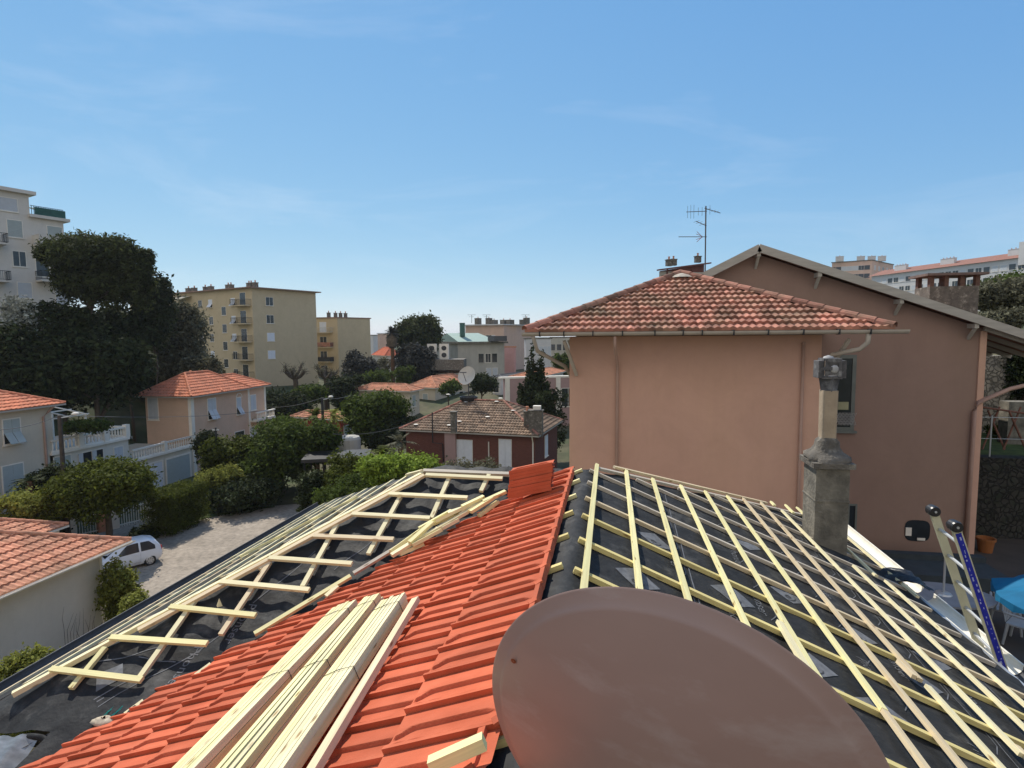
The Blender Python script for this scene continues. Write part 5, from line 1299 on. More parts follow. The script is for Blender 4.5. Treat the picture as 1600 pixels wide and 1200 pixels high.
# red roof cluster
def house(name, label, cx, cy_top, dep, aL, aR, pxL, pxR, zb, wmat, rmat, pitch=.45, over=.5, wl=None, wr=None, **k):
    c = D(cx, cy_top, dep); dR = azdir(aR); dL = azdir(aL); lL, lR = run(c, dL, pxL), run(c, dR, pxR)
    r = thing(name, label, 'house', (c[0], c[1], zb)); z = float(c[2])
    wallbox(r, c+dL*lL, -dL, dR, lL, lR, zb-3, z, wmat)
    hip_roof(r, c+dL*lL, -dL, dR, lL, lR, z+.02, pitch, rmat, over=over, tw=.3, g=.42, amp=.05, lip=.05, trim=TRIM, **k)
    for (d, ln, w_) in ((dL, lL, wl), (dR, lR, wr)):
        if not w_: continue
        nn = np.cross(d, UP); nn = nn if np.dot(nn, c) < 0 else -nn
        u = d if np.dot(np.cross(d, UP), nn) > 0 else -d
        for (t, zo, wd, ht, kind) in w_:
            Pn = c+d*(ln*t)
            if np.dot(u, d) < 0: Pn = Pn+d*wd
            window(r, (Pn[0], Pn[1], z-zo-ht), u, nn, wd, ht, kind=kind, fw=.06, shut=SHUTG)
    return r
house('cream_house', 'cream house with long low orange roof behind the big round tree', 640, 611, 78, -72, 18, 560, 655, -10.2, W_CREAM, T_FAR, .40, wl=[(.75, .7, .9, 1.4, 'shut')], wr=[(.25, .7, .9, 1.5, 'shut')])
house('pyramid_roof_house', 'cream house with pyramid orange roof left of the big pale dish', 680, 606, 88, -62, 28, 641, 738, -10.2, W_CREAM, T_FAR, .52, wr=[(.40, 1.2, 1.1, 1.2, 'open'), (.62, 1.2, 1.1, 1.2, 'open')], wl=[(.3, 1.0, .9, 1.4, 'shut')])
house('dark_roof_house', 'house with old brown roof behind the pyramid roofed house', 700, 584, 98, -40, 50, 662, 720, -10, W_GREY, T_BRICK, .5)
house('red_walled_house', 'low house with dark red walls and tan orange roof behind the garden trees', 532, 655, 60, -68, 22, 462, 548, -12, W_RED, T_FAR, .45, over=.4, wr=[(.3, .8, 1.0, 1.6, 'shut')])
house('small_white_house', 'small white house with bright orange roof beside the fan palm', 602, 556, 132, -35, 55, 583, 627, -9, W_FARW, T_RED, .8, over=.3, wr=[(.2, .8, 1.3, 1.8, 'pane'), (.55, .8, 1.3, 1.8, 'pane')])
house('distant_orange_roof_house', 'distant house with pinkish orange roof between the round tree and green roof', 700, 540, 120, -50, 40, 676, 716, -9, W_FARP, T_FAR, .6)
block('beige_tower', 'plain beige building beyond the fan palm on the skyline', 594, 522, 175, -40, 50, 590, 611, -8, W_FARP, roof=W_FARW, wr=[(.5, 3, 1.2, 2, 'dark'), (.5, 8, 1.2, 2, 'dark')])
k = 0
for cx, ty, dep, pl, pr, m_, lab in ((583, 524, 260, 578, 592, W_FARW, 'small far white building right next to the yellow block on the skyline'), (600, 527, 420, 590, 618, W_FARW, 'low far pale building on the skyline behind the fan palm'), (620, 529, 500, 612, 640, W_FARP, 'far pinkish building low on the skyline left of the round tree'),
                               (700, 524, 330, 690, 722, W_FARP, 'far pink building on the skyline left of the pink apartment block'), (722, 521, 300, 716, 732, W_FARP, 'far slim pink building touching the pink apartment block'), (735, 523, 380, 728, 745, W_FARW, 'far white building peeking beside the pink apartment block')):
    block('skyline_building', lab, cx, ty, dep, -55, 35, pl, pr, -8, m_, roof=CONC); k += 1
# garage/black roofs and small white house right of the dish
house('grey_roofed_cottage', 'small white cottage with dark roof below the pink apartment block', 783, 590, 92, -60, 30, 770, 822, -10, W_FARW, ZINC_D, .3, over=.3, wr=[(.3, 1, 1, 1.3, 'pane')], wl=[(.3, 1, .9, 1.4, 'dark')])
house('pink_roofed_cottage', 'low cottage with faded pink tiled roof right of the grey cottage', 838, 590, 82, -70, 20, 800, 880, -9.6, W_FARW, T_FAR, .3, over=.4)
# right-hand hill buildings
r, c, dL, dR, lL, lR, z = block('long_red_roof_block', 'long white apartment block with red tile roof on the right hand hill', 1640, 397, 145, -12, 75, 1362, 1700, 9, W_FARW, cat='apartment block',
    wl=[(t, z0, 1.7, 1.5, RNG.choice(['shut', 'pane', 'pane', 'dark'])) for z0 in (1.4, 4.4, 7.4) for t in np.linspace(.02, .97, 24)])
mb = MB(); nL = azdir(-102); a = c+dL*(-1)+nL*.6; b = c+dL*(lL+1)+nL*.6
mb.add([a, b, b-nL*6+UP*2.2, a-nL*6+UP*2.2, b-nL*12, a-nL*12], [(0, 1, 2, 3), (3, 2, 4, 5)]); mb.build('roof', T_DUST, r)
for t in (.16, .2, .52, .56, .82, .86):
    P = c+dL*lL*t-nL*3; small_chimney(r, P+UP*.6, 2.2, 1.0, 2.2, W_FARW, dL, 2)
P = c+dL*lL*.10; mb = MB(); mb.obox(P-nL*.5+UP*1.0, dL*1.3, nL*1.3, UP*3); mb.build('stair_tower', W_FARW, r)
r, c, dL, dR, lL, lR, z = block('hilltop_block', 'pale flat roofed block far off on the hill above the gable roof', 1363, 407, 210, -58, 50, 1300, 1396, 16, W_FARP, cat='apartment block', roof=CONC, wl=wins(0, 2, .05, .9, 7, 1.8, 1.6), wr=wins(0, 2, .1, .85, 5, 1.4, 1.6))
for px_ in (1312, 1345, 1362, 1378): a = D(px_, 404, 214); small_chimney(r, (a[0], a[1], z+.2), 2.6, 1.5, 1.8, W_FARW, dL, 1)
r, c, dL, dR, lL, lR, z = block('dormer_house', 'grey and dark red building with dormer peeking over the wing roof, beside the aerial', 1031, 424, 70, -40, 76, 1030, 1100, 2, W_GREY, roof=None, wr=[(.2, .6, .9, 1.2, 'dark'), (.42, .5, 1.0, 1.2, 'pane'), (.56, .5, 1.0, 1.2, 'pane')])
RD_ = M('roof_darkred', (.16, .06, .05)); n_ = azdir(-14+180); a = c-dR*.5+n_*.4; b = c+dR*(lR+.6)+n_*.4; mb = MB()
mb.add([c+UP*.0, c+dR*lR, c+dR*lR+UP*1.0, c+UP*.05], [(0, 1, 2, 3)]); mb.beam(a+UP*.1, b+UP*1.1, .5, .16); mb.build('roof_edge', RD_, r)
for t in (.16, .40, .72): P = c+dR*lR*t+n_*.06-UP*1.0; mb = MB(); mb.obox(P, dR*.09, n_*.05, UP*1.3); mb.build('red_post', RD_, r)
for t in (.2, .3, .85): P = c+dR*lR*t; small_chimney(r, P+UP*(.5+t*.8), .7, .5, .7, CONC_D, dR, 1)

# ================================================================ vegetation
nprng = np.random.default_rng(5)
def leaves_mesh(name, lobes, n, size, mat, parent, off, clump=22, flat=0.0, shell=0.55, aspect=1.8, droop=0.0):
    lob = np.array(lobes, float); wts = (lob[:, 3]*lob[:, 4]*lob[:, 5])**(0.66); wts /= wts.sum()
    nc = max(4, n//clump)
    ci = nprng.choice(len(lob), nc, p=wts)
    d = nprng.normal(size=(nc, 3)); d /= np.linalg.norm(d, axis=1)[:, None]
    r = (shell+(1-shell)*nprng.random(nc)**0.5)*(0.86+0.26*nprng.random(nc))
    low = (d[:, 2] < -0.3) & (nprng.random(nc) < 0.5); d[low, 2] *= -1
    cen = lob[ci, :3]+d*r[:, None]*lob[ci, 3:6]
    rad_ = np.cbrt(lob[ci, 3]*lob[ci, 4]*lob[ci, 5])*0.26+size
    k = nprng.integers(0, nc, n)
    p = cen[k]+nprng.normal(size=(n, 3))*rad_[k, None]*0.50*np.array([1, 1, 1-flat])
    # orientation: leaf normals lean outward and up
    nn = nprng.normal(size=(n, 3))*0.8+d[k]*0.7+np.array([0, 0, .5]); nn /= np.linalg.norm(nn, axis=1)[:, None]
    t = nprng.normal(size=(n, 3))+np.array([0, 0, -droop]); t -= (t*nn).sum(1)[:, None]*nn; t /= np.linalg.norm(t, axis=1)[:, None]
    b = np.cross(nn, t); s = size*(0.6+0.8*nprng.random(n))[:, None]
    a_, b_ = t*s*aspect*.5, b*s*.5
    bend = nn*s*0.18
    v = np.stack([p-a_, p+b_*.9+bend, p+a_, p-b_*.9+bend], 1).reshape(-1, 3)-np.array(off)
    me = bpy.data.meshes.new(name); me.vertices.add(len(v)); me.vertices.foreach_set('co', v.ravel())
    me.loops.add(4*n); me.loops.foreach_set('vertex_index', np.arange(4*n)); me.polygons.add(n)
    me.polygons.foreach_set('loop_start', np.arange(0, 4*n, 4)); me.polygons.foreach_set('loop_total', np.full(n, 4))
    me.materials.append(mat); me.update(calc_edges=True); me.validate()
    o = bpy.data.objects.new(name, me); COL.objects.link(o)
    if parent is not None: o.parent = parent; o['_off'] = list(map(float, off))
    else: o.location = tuple(off)
    return o
def lobes_for(c, rx, ry, rz, k, rg, spread=.62, rs=(.38, .6)):
    L_ = [(*c, rx*.72, ry*.72, rz*.72)]
    for i in range(k):
        a = rg.uniform(0, 2*math.pi); z = rg.uniform(-.75, .9); rr = math.sqrt(max(0, 1-z*z*.8))
        s_ = rg.uniform(*rs); L_.append((c[0]+math.cos(a)*rr*rx*spread, c[1]+math.sin(a)*rr*ry*spread, c[2]+z*rz*spread, rx*s_, ry*s_, rz*s_))
    return L_
def trunk_mesh(base, top, r0, rg, limbs=None, bend=.15):
    mb = MB(); base, top = np.array(base, float), np.array(top, float); h = np.linalg.norm(top-base)
    pts = [base+(top-base)*t+np.array([rg.uniform(-1, 1), rg.uniform(-1, 1), 0])*bend*h*.12*math.sin(math.pi*t) for t in np.linspace(0, 1, 6)]
    mb.tube(pts, [r0*(1-.5*t) for t in np.linspace(0, 1, 6)], 8)
    for L_ in (limbs or []):
        q = np.array(L_[:3]); st = pts[rg.choice([3, 4, 5])]; m_ = (st+q)/2+np.array([rg.uniform(-.1, .1), rg.uniform(-.1, .1), -.04])*h*.3
        mb.tube([st, m_, q], [r0*.45, r0*.3, r0*.12], 6)
    return mb
def tree(name, label, px, py, hw, hh, dep, mat, n, size, seed=0, k=9, ry=None, group=None, cat='tree', trunk=True, r0=None, zb=None, bark=None, clump=22, droop=0, extra=None, aspect=1.8, shell=.55):
    rg = random.Random(seed*7+3); c = D(px, py, dep); rx = hw*dep/900; rz = hh*dep/900; ry = ry or rx
    zb = gz(c[0], c[1]) if zb is None else zb
    base = np.array([c[0], c[1], zb]); r = thing(name, label, cat, base, group)
    L_ = lobes_for(c, rx, ry, rz, k, rg)
    if extra: L_ += extra
    if cat in ('shrub', 'bush', 'plants') and trunk:
        z_ = c[2]-rz*.3; step_ = max(.4, rx*.35)
        while z_ > zb and c[2]-z_ < 5:
            for q in range(3): L_.append((c[0]+rg.uniform(-.5, .5)*rx, c[1]+rg.uniform(-.5, .5)*ry, z_, rx*.55, ry*.55, step_*.8))
            z_ -= step_
    n = int(n*1.5); size = size*.74
    if trunk: trunk_mesh(base-UP*.2, c-UP*rz*.1, r0 or max(.10, rx*.07), rg, L_[1:7]).build('trunk', bark or BARK, r, smooth=True)
    leaves_mesh('crown', L_, n, size, mat, r, base, clump=clump, droop=droop, aspect=aspect, shell=shell)
    return r
# left hillside, from far to near
tree('olive_tree', 'grey green olive like tree on the hillside left of the tall yellow block', 276, 540, 46, 64, 66, LF_OLIVE, 9000, .34, 1)
tree('olive_tree', 'lighter grey green tree bulging in front of the left facade of the yellow block', 316, 596, 26, 40, 62, LF_OLIVE, 6000, .30, 2)
tree('evergreen_oak', 'dark evergreen mass right of the pine trunk under its crown', 200, 520, 36, 45, 59, LF_DARK, 8000, .32, 9)
tree('cypress_tree', 'dark conical tree rising right of the stone pine', 236, 480, 26, 70, 60, LF_DARK, 7000, .30, 3, k=8)
tree('evergreen_oak', 'dark evergreen mass below the cypress, above the salmon villa', 215, 585, 62, 65, 68, LF_DARK, 10000, .34, 4)
tree('evergreen_oak', 'very dark evergreen tree filling the hillside behind the roof terrace', 150, 585, 72, 72, 49, LF_DARK, 12000, .34, 5)
tree('evergreen_oak', 'dark evergreen tree behind the white house roof at the left edge', 40, 575, 75, 70, 47, LF_DARK, 12000, .32, 6)
tree('silver_shrub', 'silvery grey shrub in front of the hillside apartment block', 35, 500, 40, 34, 48, LF_SILV, 5000, .22, 7, cat='shrub')
tree('evergreen_oak', 'dark green tree between the silvery shrub and the pine trunk', 95, 530, 50, 50, 50, LF_DARK, 8000, .3, 8)
# stone pine
pc_ = D(150, 425, 51); zb_ = gz(pc_[0], pc_[1]); pine = thing('stone_pine', 'big dark umbrella shaped stone pine against the sky at the left', 'tree', (pc_[0], pc_[1], zb_))
LP = []
for px_, py_, hw_, hh_ in ((150, 405, 62, 30), (100, 398, 36, 26), (205, 420, 32, 36), (80, 402, 20, 14), (130, 385, 36, 18), (180, 390, 34, 18), (135, 445, 44, 28), (170, 455, 45, 30), (215, 450, 24, 38), (110, 430, 26, 18), (228, 405, 12, 16)):
    c_ = D(px_, py_, 51); LP.append((*c_, hw_*51/900*.86, hw_*51/900*.8, hh_*51/900*.84))
tr_ = D(141, 500, 51); mb = MB(); mb.tube([D(137, 600, 51), D(139, 490, 51), D(145, 455, 51), D(150, 425, 51)], [.34, .28, .24, .18], 9)
for q in LP[1:9]: mb.tube([D(143, 470, 51), (D(145, 455, 51)+np.array(q[:3]))/2, q[:3]], [.15, .11, .05], 6)
mb.build('trunk', BARK, pine, smooth=True)
leaves_mesh('crown', LP, 42000, .15, LF_PINE, pine, (pc_[0], pc_[1], zb_), clump=45, shell=.62, aspect=2.6)
# middle distance
def pollard(label, px, pyt, dep, wpx, seed):
    rg = random.Random(seed); c = D(px, pyt+28, dep); r = thing('pollarded_tree', label, 'tree', (c[0], c[1], -10)); f = wpx*dep/900
    mb = MB(); mb.tube([(c[0], c[1], -10.5), (c[0]+.1, c[1], c[2]-.8), c], [.42, .36, .34], 8); tips = []
    for k in range(9):
        a_ = 2*math.pi*k/9+rg.uniform(-.2, .2); e = c+np.array([math.cos(a_)*f*rg.uniform(.5, .95), math.sin(a_)*f*rg.uniform(.5, .95), f*rg.uniform(.3, 1.1)]); m_ = (c+e)/2-UP*.12*f+np.array([rg.uniform(-.2, .2), 0, 0]); mb.tube([c-UP*.3, m_, e], [.22, .17, .17], 6); tips.append(e)
        for q in range(9): mb.tube([e, e+np.array([rg.uniform(-1, 1), rg.uniform(-1, 1), rg.uniform(-.2, 1.2)])*.75], [.035, .01], 3)
    mb.build('trunk', BARK, r)
    leaves_mesh('crown', [(*e, .5, .5, .45) for e in tips], 420, .13, LF_OLIVE, r, (c[0], c[1], -10), clump=8)
pollard('pollarded tree with knobby bare limbs before the tall yellow block', 461, 562, 84, 20, 1)
pollard('second pollarded tree, with crooked forked limbs, right of the first one', 509, 562, 82, 18, 2)
tree('round_shrub_tree', 'dark bushy tree at the right foot of the second yellow block', 562, 578, 26, 26, 96, LF_PLUM, 5000, .36, 13)
tree('round_shrub_tree', 'green rounded bush just right of the second yellow block', 590, 582, 18, 24, 100, LF_OLIVE, 3000, .36, 14)
tree('tall_broad_tree', 'large rounded dark tree standing against the sky near the centre', 651, 528, 33, 34, 105, LF_PINE, 14000, .42, 15, k=14)
tree('tall_broad_tree', 'bluish dark lower tree under the large rounded tree', 650, 575, 27, 34, 98, LF_PLUM, 8000, .4, 16)
tree('evergreen_oak', 'dark bushes right of the salmon villa behind its far corner', 446, 645, 38, 34, 72, LF_DARK, 8000, .34, 17)
tree('evergreen_oak', 'dark green bush between the two pollarded trees', 482, 618, 24, 14, 76, LF_MID, 4000, .34, 18)
tree('clipped_bush', 'dark clipped bush row beside the second pollarded tree', 540, 602, 26, 14, 80, LF_DARK, 4500, .34, 19, cat='bush')
tree('clipped_bush', 'small rounded bush right behind the long orange roof', 632, 582, 14, 9, 92, LF_MID, 1800, .3, 20, cat='bush')
tree('clipped_bush', 'low bushes above the left end of the long orange roof', 590, 588, 26, 8, 92, LF_MID, 2200, .3, 21, cat='bush')
tree('small_tree', 'small tree with drooping foliage just behind the big pale dish', 700, 606, 16, 12, 84, LF_MID, 1500, .3, 22)
tree('small_tree', 'dark bushy tree right of the big pale dish, below the grey building', 752, 600, 20, 17, 80, LF_DARK, 3000, .3, 23)
tree('small_tree', 'green tree behind the cornice house close to the pink wing', 878, 575, 13, 22, 100, LF_MID, 2500, .34, 24)
# conifer in front of the cornice house
cf = D(835, 620, 60); rgc = random.Random(4); con = thing('pointed_conifer', 'dark pointed conifer with several upright tips in front of the cornice house', 'tree', (cf[0], cf[1], -10.8))
LC = []
for px_, y0_, y1_, w0_ in ((832, 545, 630, 12), (846, 556, 630, 11), (824, 566, 630, 10), (812, 600, 632, 9), (856, 595, 632, 10)):
    for t in np.linspace(0, 1, 7): c_ = D(px_+(835-px_)*t*.4, y0_+(y1_-y0_)*t, 60); r_ = (1.5+w0_*t)*60/900; LC.append((*c_, r_, r_, .75*(y1_-y0_)/7*60/900+.1))
leaves_mesh('crown', LC, 9000, .18, LF_DARK, con, (cf[0], cf[1], -10.8), clump=14)
mb = MB(); mb.tube([(cf[0], cf[1], -11), D(833, 560, 60)], [.25, .05], 7); mb.build('trunk', BARK, con)
tree('dark_bush', 'dark bush under the pointed conifer beside the brick house roof', 858, 622, 26, 12, 58, LF_DARK, 3500, .22, 25, cat='bush')
# garden trees
tree('leafy_round_tree', 'big round dark green tree left of the brick house', 592, 652, 50, 46, 56, LF_MID, 16000, .27, 31, k=14)
tree('leafy_round_tree', 'lower skirt of dark foliage left of the brick house corner', 610, 680, 40, 26, 54, LF_DARK, 7000, .27, 32)
tree('garden_tree', 'dense dark green garden tree in the middle of the left side', 440, 712, 62, 52, 47, LF_MID, 18000, .22, 33, k=14)
tree('garden_tree', 'rounded garden tree with yellowish top left of the densest one', 362, 715, 38, 34, 48, LF_HEDGE, 9000, .22, 34)
tree('garden_tree', 'bushy bright green small tree in front of the street lamp', 505, 692, 22, 34, 46, LF_MID, 5000, .22, 35)
tree('light_shrub', 'pale yellow green shrub left of the garden trees by the hedge', 340, 748, 34, 18, 44, LF_YEL, 4500, .17, 36, cat='shrub')
tree('dark_shrub', 'dark shrub right under the garden trees at the gravel edge', 385, 768, 52, 20, 43, LF_DARK, 8000, .19, 37, cat='shrub')
tree('conical_shrub', 'dark cone shaped shrub left of the bright bushes', 484, 770, 20, 34, 37, LF_DARK, 5000, .16, 38, cat='shrub')
tree('bright_bush', 'yellow green bush right of the cone shaped shrub', 540, 738, 38, 30, 38, LF_HEDGE, 8000, .17, 39, cat='bush')
tree('bright_bush', 'mid green bush behind the top left roof battens', 545, 768, 50, 20, 33, LF_MID, 7000, .15, 40, cat='bush')
tree('bright_bush', 'bright sunlit green bush next to the brick house wall', 640, 728, 50, 24, 33, LF_BRI, 9000, .17, 41, cat='bush')
tree('bright_bush', 'bright green leafy bush left of the one against the brick house', 600, 735, 36, 24, 32, LF_BRI, 6000, .17, 42, cat='bush')
tree('bright_bush', 'pale green low plants below the brick house shutters', 740, 738, 60, 11, 32, LF_OLIVE, 4500, .15, 43, cat='bush')
tree('courtyard_tree', 'spreading dark green tree with forked trunk beside the parked car', 165, 765, 68, 42, 34, LF_HEDGE, 20000, .17, 44, k=16, r0=.22)
tree('dark_shrub', 'dark bush behind the spreading tree, against the white house', 70, 772, 42, 40, 36, LF_DARK, 10000, .19, 45, cat='shrub')
tree('light_shrub', 'light yellow green shrub at the left edge in front of the white house', 45, 785, 52, 22, 33, LF_YEL, 6000, .15, 46, cat='shrub')
tree('leafy_shrub', 'sunlit leafy shrub growing along the right wall of the low tiled house', 186, 918, 24, 46, 24.5, LF_YEL, 4500, .12, 47, cat='shrub')
tree('leafy_shrub', 'low weeds and shrub between the low tiled house and our gutter', 205, 950, 26, 22, 22, LF_YEL, 2500, .10, 48, cat='shrub')
tree('leafy_shrub', 'green shrub at the lower left edge below the low tiled house', 35, 1045, 48, 28, 17, LF_YEL, 5000, .10, 49, cat='shrub')
tree('ornamental_shrub', 'dark rounded shrub at the foot of the salmon villa', 323, 692, 20, 20, 49, LF_DARK, 3500, .2, 50, cat='shrub')
tree('dark_bush', 'small dark bush behind the parked car near its roof', 226, 834, 22, 10, 37, LF_DARK, 1800, .14, 51, cat='bush')
tree('terrace_plants', 'potted green plants lined up on the balustraded roof terrace', 128, 668, 32, 8, 41, LF_MID, 3000, .16, 52, cat='plants', trunk=False, zb=ztt)
# clipped hedge block
hb = D(274, 800, 38.5); hedge = thing('clipped_hedge', 'tall dark box clipped hedge standing at the end of the gravel yard', 'hedge', (hb[0], hb[1], GZ))
hl = []
for i in range(6):
    for j in range(8):
        for z in (.3, .8, 1.3, 1.8, 2.3, 2.55): hl.append((hb[0]-.9+.36*i, hb[1]-1.4+.45*j, GZ+z, .27, .3, .3))
leaves_mesh('foliage', hl, 30000, .075, LF_HEDGE, hedge, (hb[0], hb[1], GZ), clump=6, shell=.8)
# palms
def palm(name, label, px, py, dep, r, nf, hang, mat, zb=None, trunk_r=.22, skirt=False, seed=1):
    rg = random.Random(seed); c = D(px, py, dep); zb = gz(c[0], c[1]) if zb is None else zb; t = thing(name, label, 'palm', (c[0], c[1], zb))
    mb = MB(); mb.tube([(c[0], c[1], zb-.2), (c[0]+.1, c[1], (zb+c[2])/2), c], [trunk_r*1.2, trunk_r, trunk_r*.9], 8)
    mb.build('trunk', M('palm_trunk', (.16, .085, .045), var=.3, scale=6, bump=.6, bscale=12), t)
    if skirt:
        mb = MB(); mb.lathe(c-UP*r*1.35, [(.15, -.2), (trunk_r*2.2, .2), (trunk_r*2.8, r*.7), (trunk_r*1.6, r*1.2)], 12); mb.build('dead_frond_skirt', M('dead_fronds', (.13, .10, .07), var=.5, scale=4, bump=1, bscale=8), t)
    mb = MB()
    for i in range(nf):
        az = rg.uniform(0, 2*math.pi); el = rg.uniform(-.3, 1.3); d = np.array([math.cos(az)*math.cos(el), math.sin(az)*math.cos(el), math.sin(el)]); sd = np.cross(d, UP); sd /= np.linalg.norm(sd)
        L_ = r*rg.uniform(.8, 1.1); prev = c
        for q in range(6):
            tt = (q+1)/6; p = c+d*L_*tt-UP*hang*L_*tt*tt; 
            for sg2 in (-1, 1):
                wq = L_*.20*math.sin(math.pi*min(.97, tt*.9+.08)); e = p+sd*sg2*wq-UP*wq*.4+d*wq*.5
                mb.add([prev, p, e, (prev+e)/2+sd*sg2*wq*.1], [(0, 1, 2, 3)])
            prev = p
    mb.build('fronds', mat, t); return t
palm('fan_palm', 'fan palm with a shaggy skirt on a bare trunk, right of the yellow blocks', 612, 520, 99, 1.9, 60, .35, LF_PLUM, skirt=True, trunk_r=.35, seed=2)
palm('garden_palm', 'feathery garden palm in front of the red walled house', 492, 650, 52, 1.7, 26, .5, LF_HEDGE, seed=3)
palm('garden_palm', 'second feathery palm just right of the street lamp post', 520, 648, 50, 1.5, 24, .5, LF_YEL, seed=4)
palm('garden_palm', 'low arching palm left of the brick house corner', 596, 712, 38, 1.9, 28, .7, LF_HEDGE, seed=5)
palm('garden_palm', 'spiky palm like plant at the left corner of the brick house', 625, 690, 46, 1.5, 22, .4, LF_OLIVE, seed=6)
palm('garden_palm', 'broad leaved palm in the dark bush before the white house', 45, 752, 35, 1.2, 18, .5, LF_DARK, seed=7)
# right side hill greenery
tree('hillside_shrub', 'dense grey green shrub above the right end of the gable roof', 1575, 462, 60, 26, 34, LF_OLIVE, 12000, .17, 61, zb=0, cat='shrub', trunk=False)
tree('hillside_shrub', 'taller green shrub behind, right of the masonry chimney', 1590, 446, 66, 16, 42, LF_MID, 8000, .2, 62, zb=0, cat='shrub', trunk=False)
tree('hillside_shrub', 'pale leaved shrub hanging over the right end of the verge board', 1570, 500, 44, 16, 30, LF_OLIVE, 5000, .14, 63, zb=0, cat='shrub', trunk=False)
tree('garden_shrub', 'small yellow green plant in front of the sunlit stone wall', 1556, 614, 9, 12, 24, LF_YEL, 700, .10, 64, zb=-3.5, cat='shrub', trunk=False)
tree('garden_shrub', 'small green bush on the shaded terrace right of the gable wall', 1562, 672, 14, 9, 21, LF_HEDGE, 900, .09, 65, zb=-3.9, cat='shrub', trunk=False)
# bare twigs against the low tiled house wall
mb = MB(); rgt = random.Random(9)
for i in range(13):
    p = atx(100+i*5, 1000-abs(i-6)*3, sx-.35); q = p+np.array([.1, rgt.uniform(-.3, .3), rgt.uniform(.6, 1.4)]); mb.tube([p-UP*1.2, p, (p+q)/2+np.array([0, rgt.uniform(-.1, .1), 0]), q], [.012, .010, .008, .004], 4)
b0 = atx(130, 1020, sx-.35); tag(mb.build('bare_twigs', BARK, loc=(b0[0], b0[1], GZ)), 'bare leafless twigs against the shaded wall of the low tiled house', 'twigs')

# ---------------------------------------------------------------- gravel yard and grass
def sheet(name, pix, z, mat, n=None):
    P = [atz(*p, z) for p in pix]; mb = MB(); mb.poly([(p[0], p[1], z) for p in P]); return struct(mb.build(name, mat))
sheet('gravel_yard', [(120, 1000), (100, 900), (150, 835), (200, 815), (252, 806), (300, 812), (360, 800), (430, 790), (480, 786), (560, 790), (640, 815), (660, 900), (500, 1050)], GZ+.02, GRAVEL)
sheet('lawn', [(285, 806), (296, 788), (350, 778), (420, 782), (430, 792), (360, 802), (300, 814)], GZ+.04, GRASS)

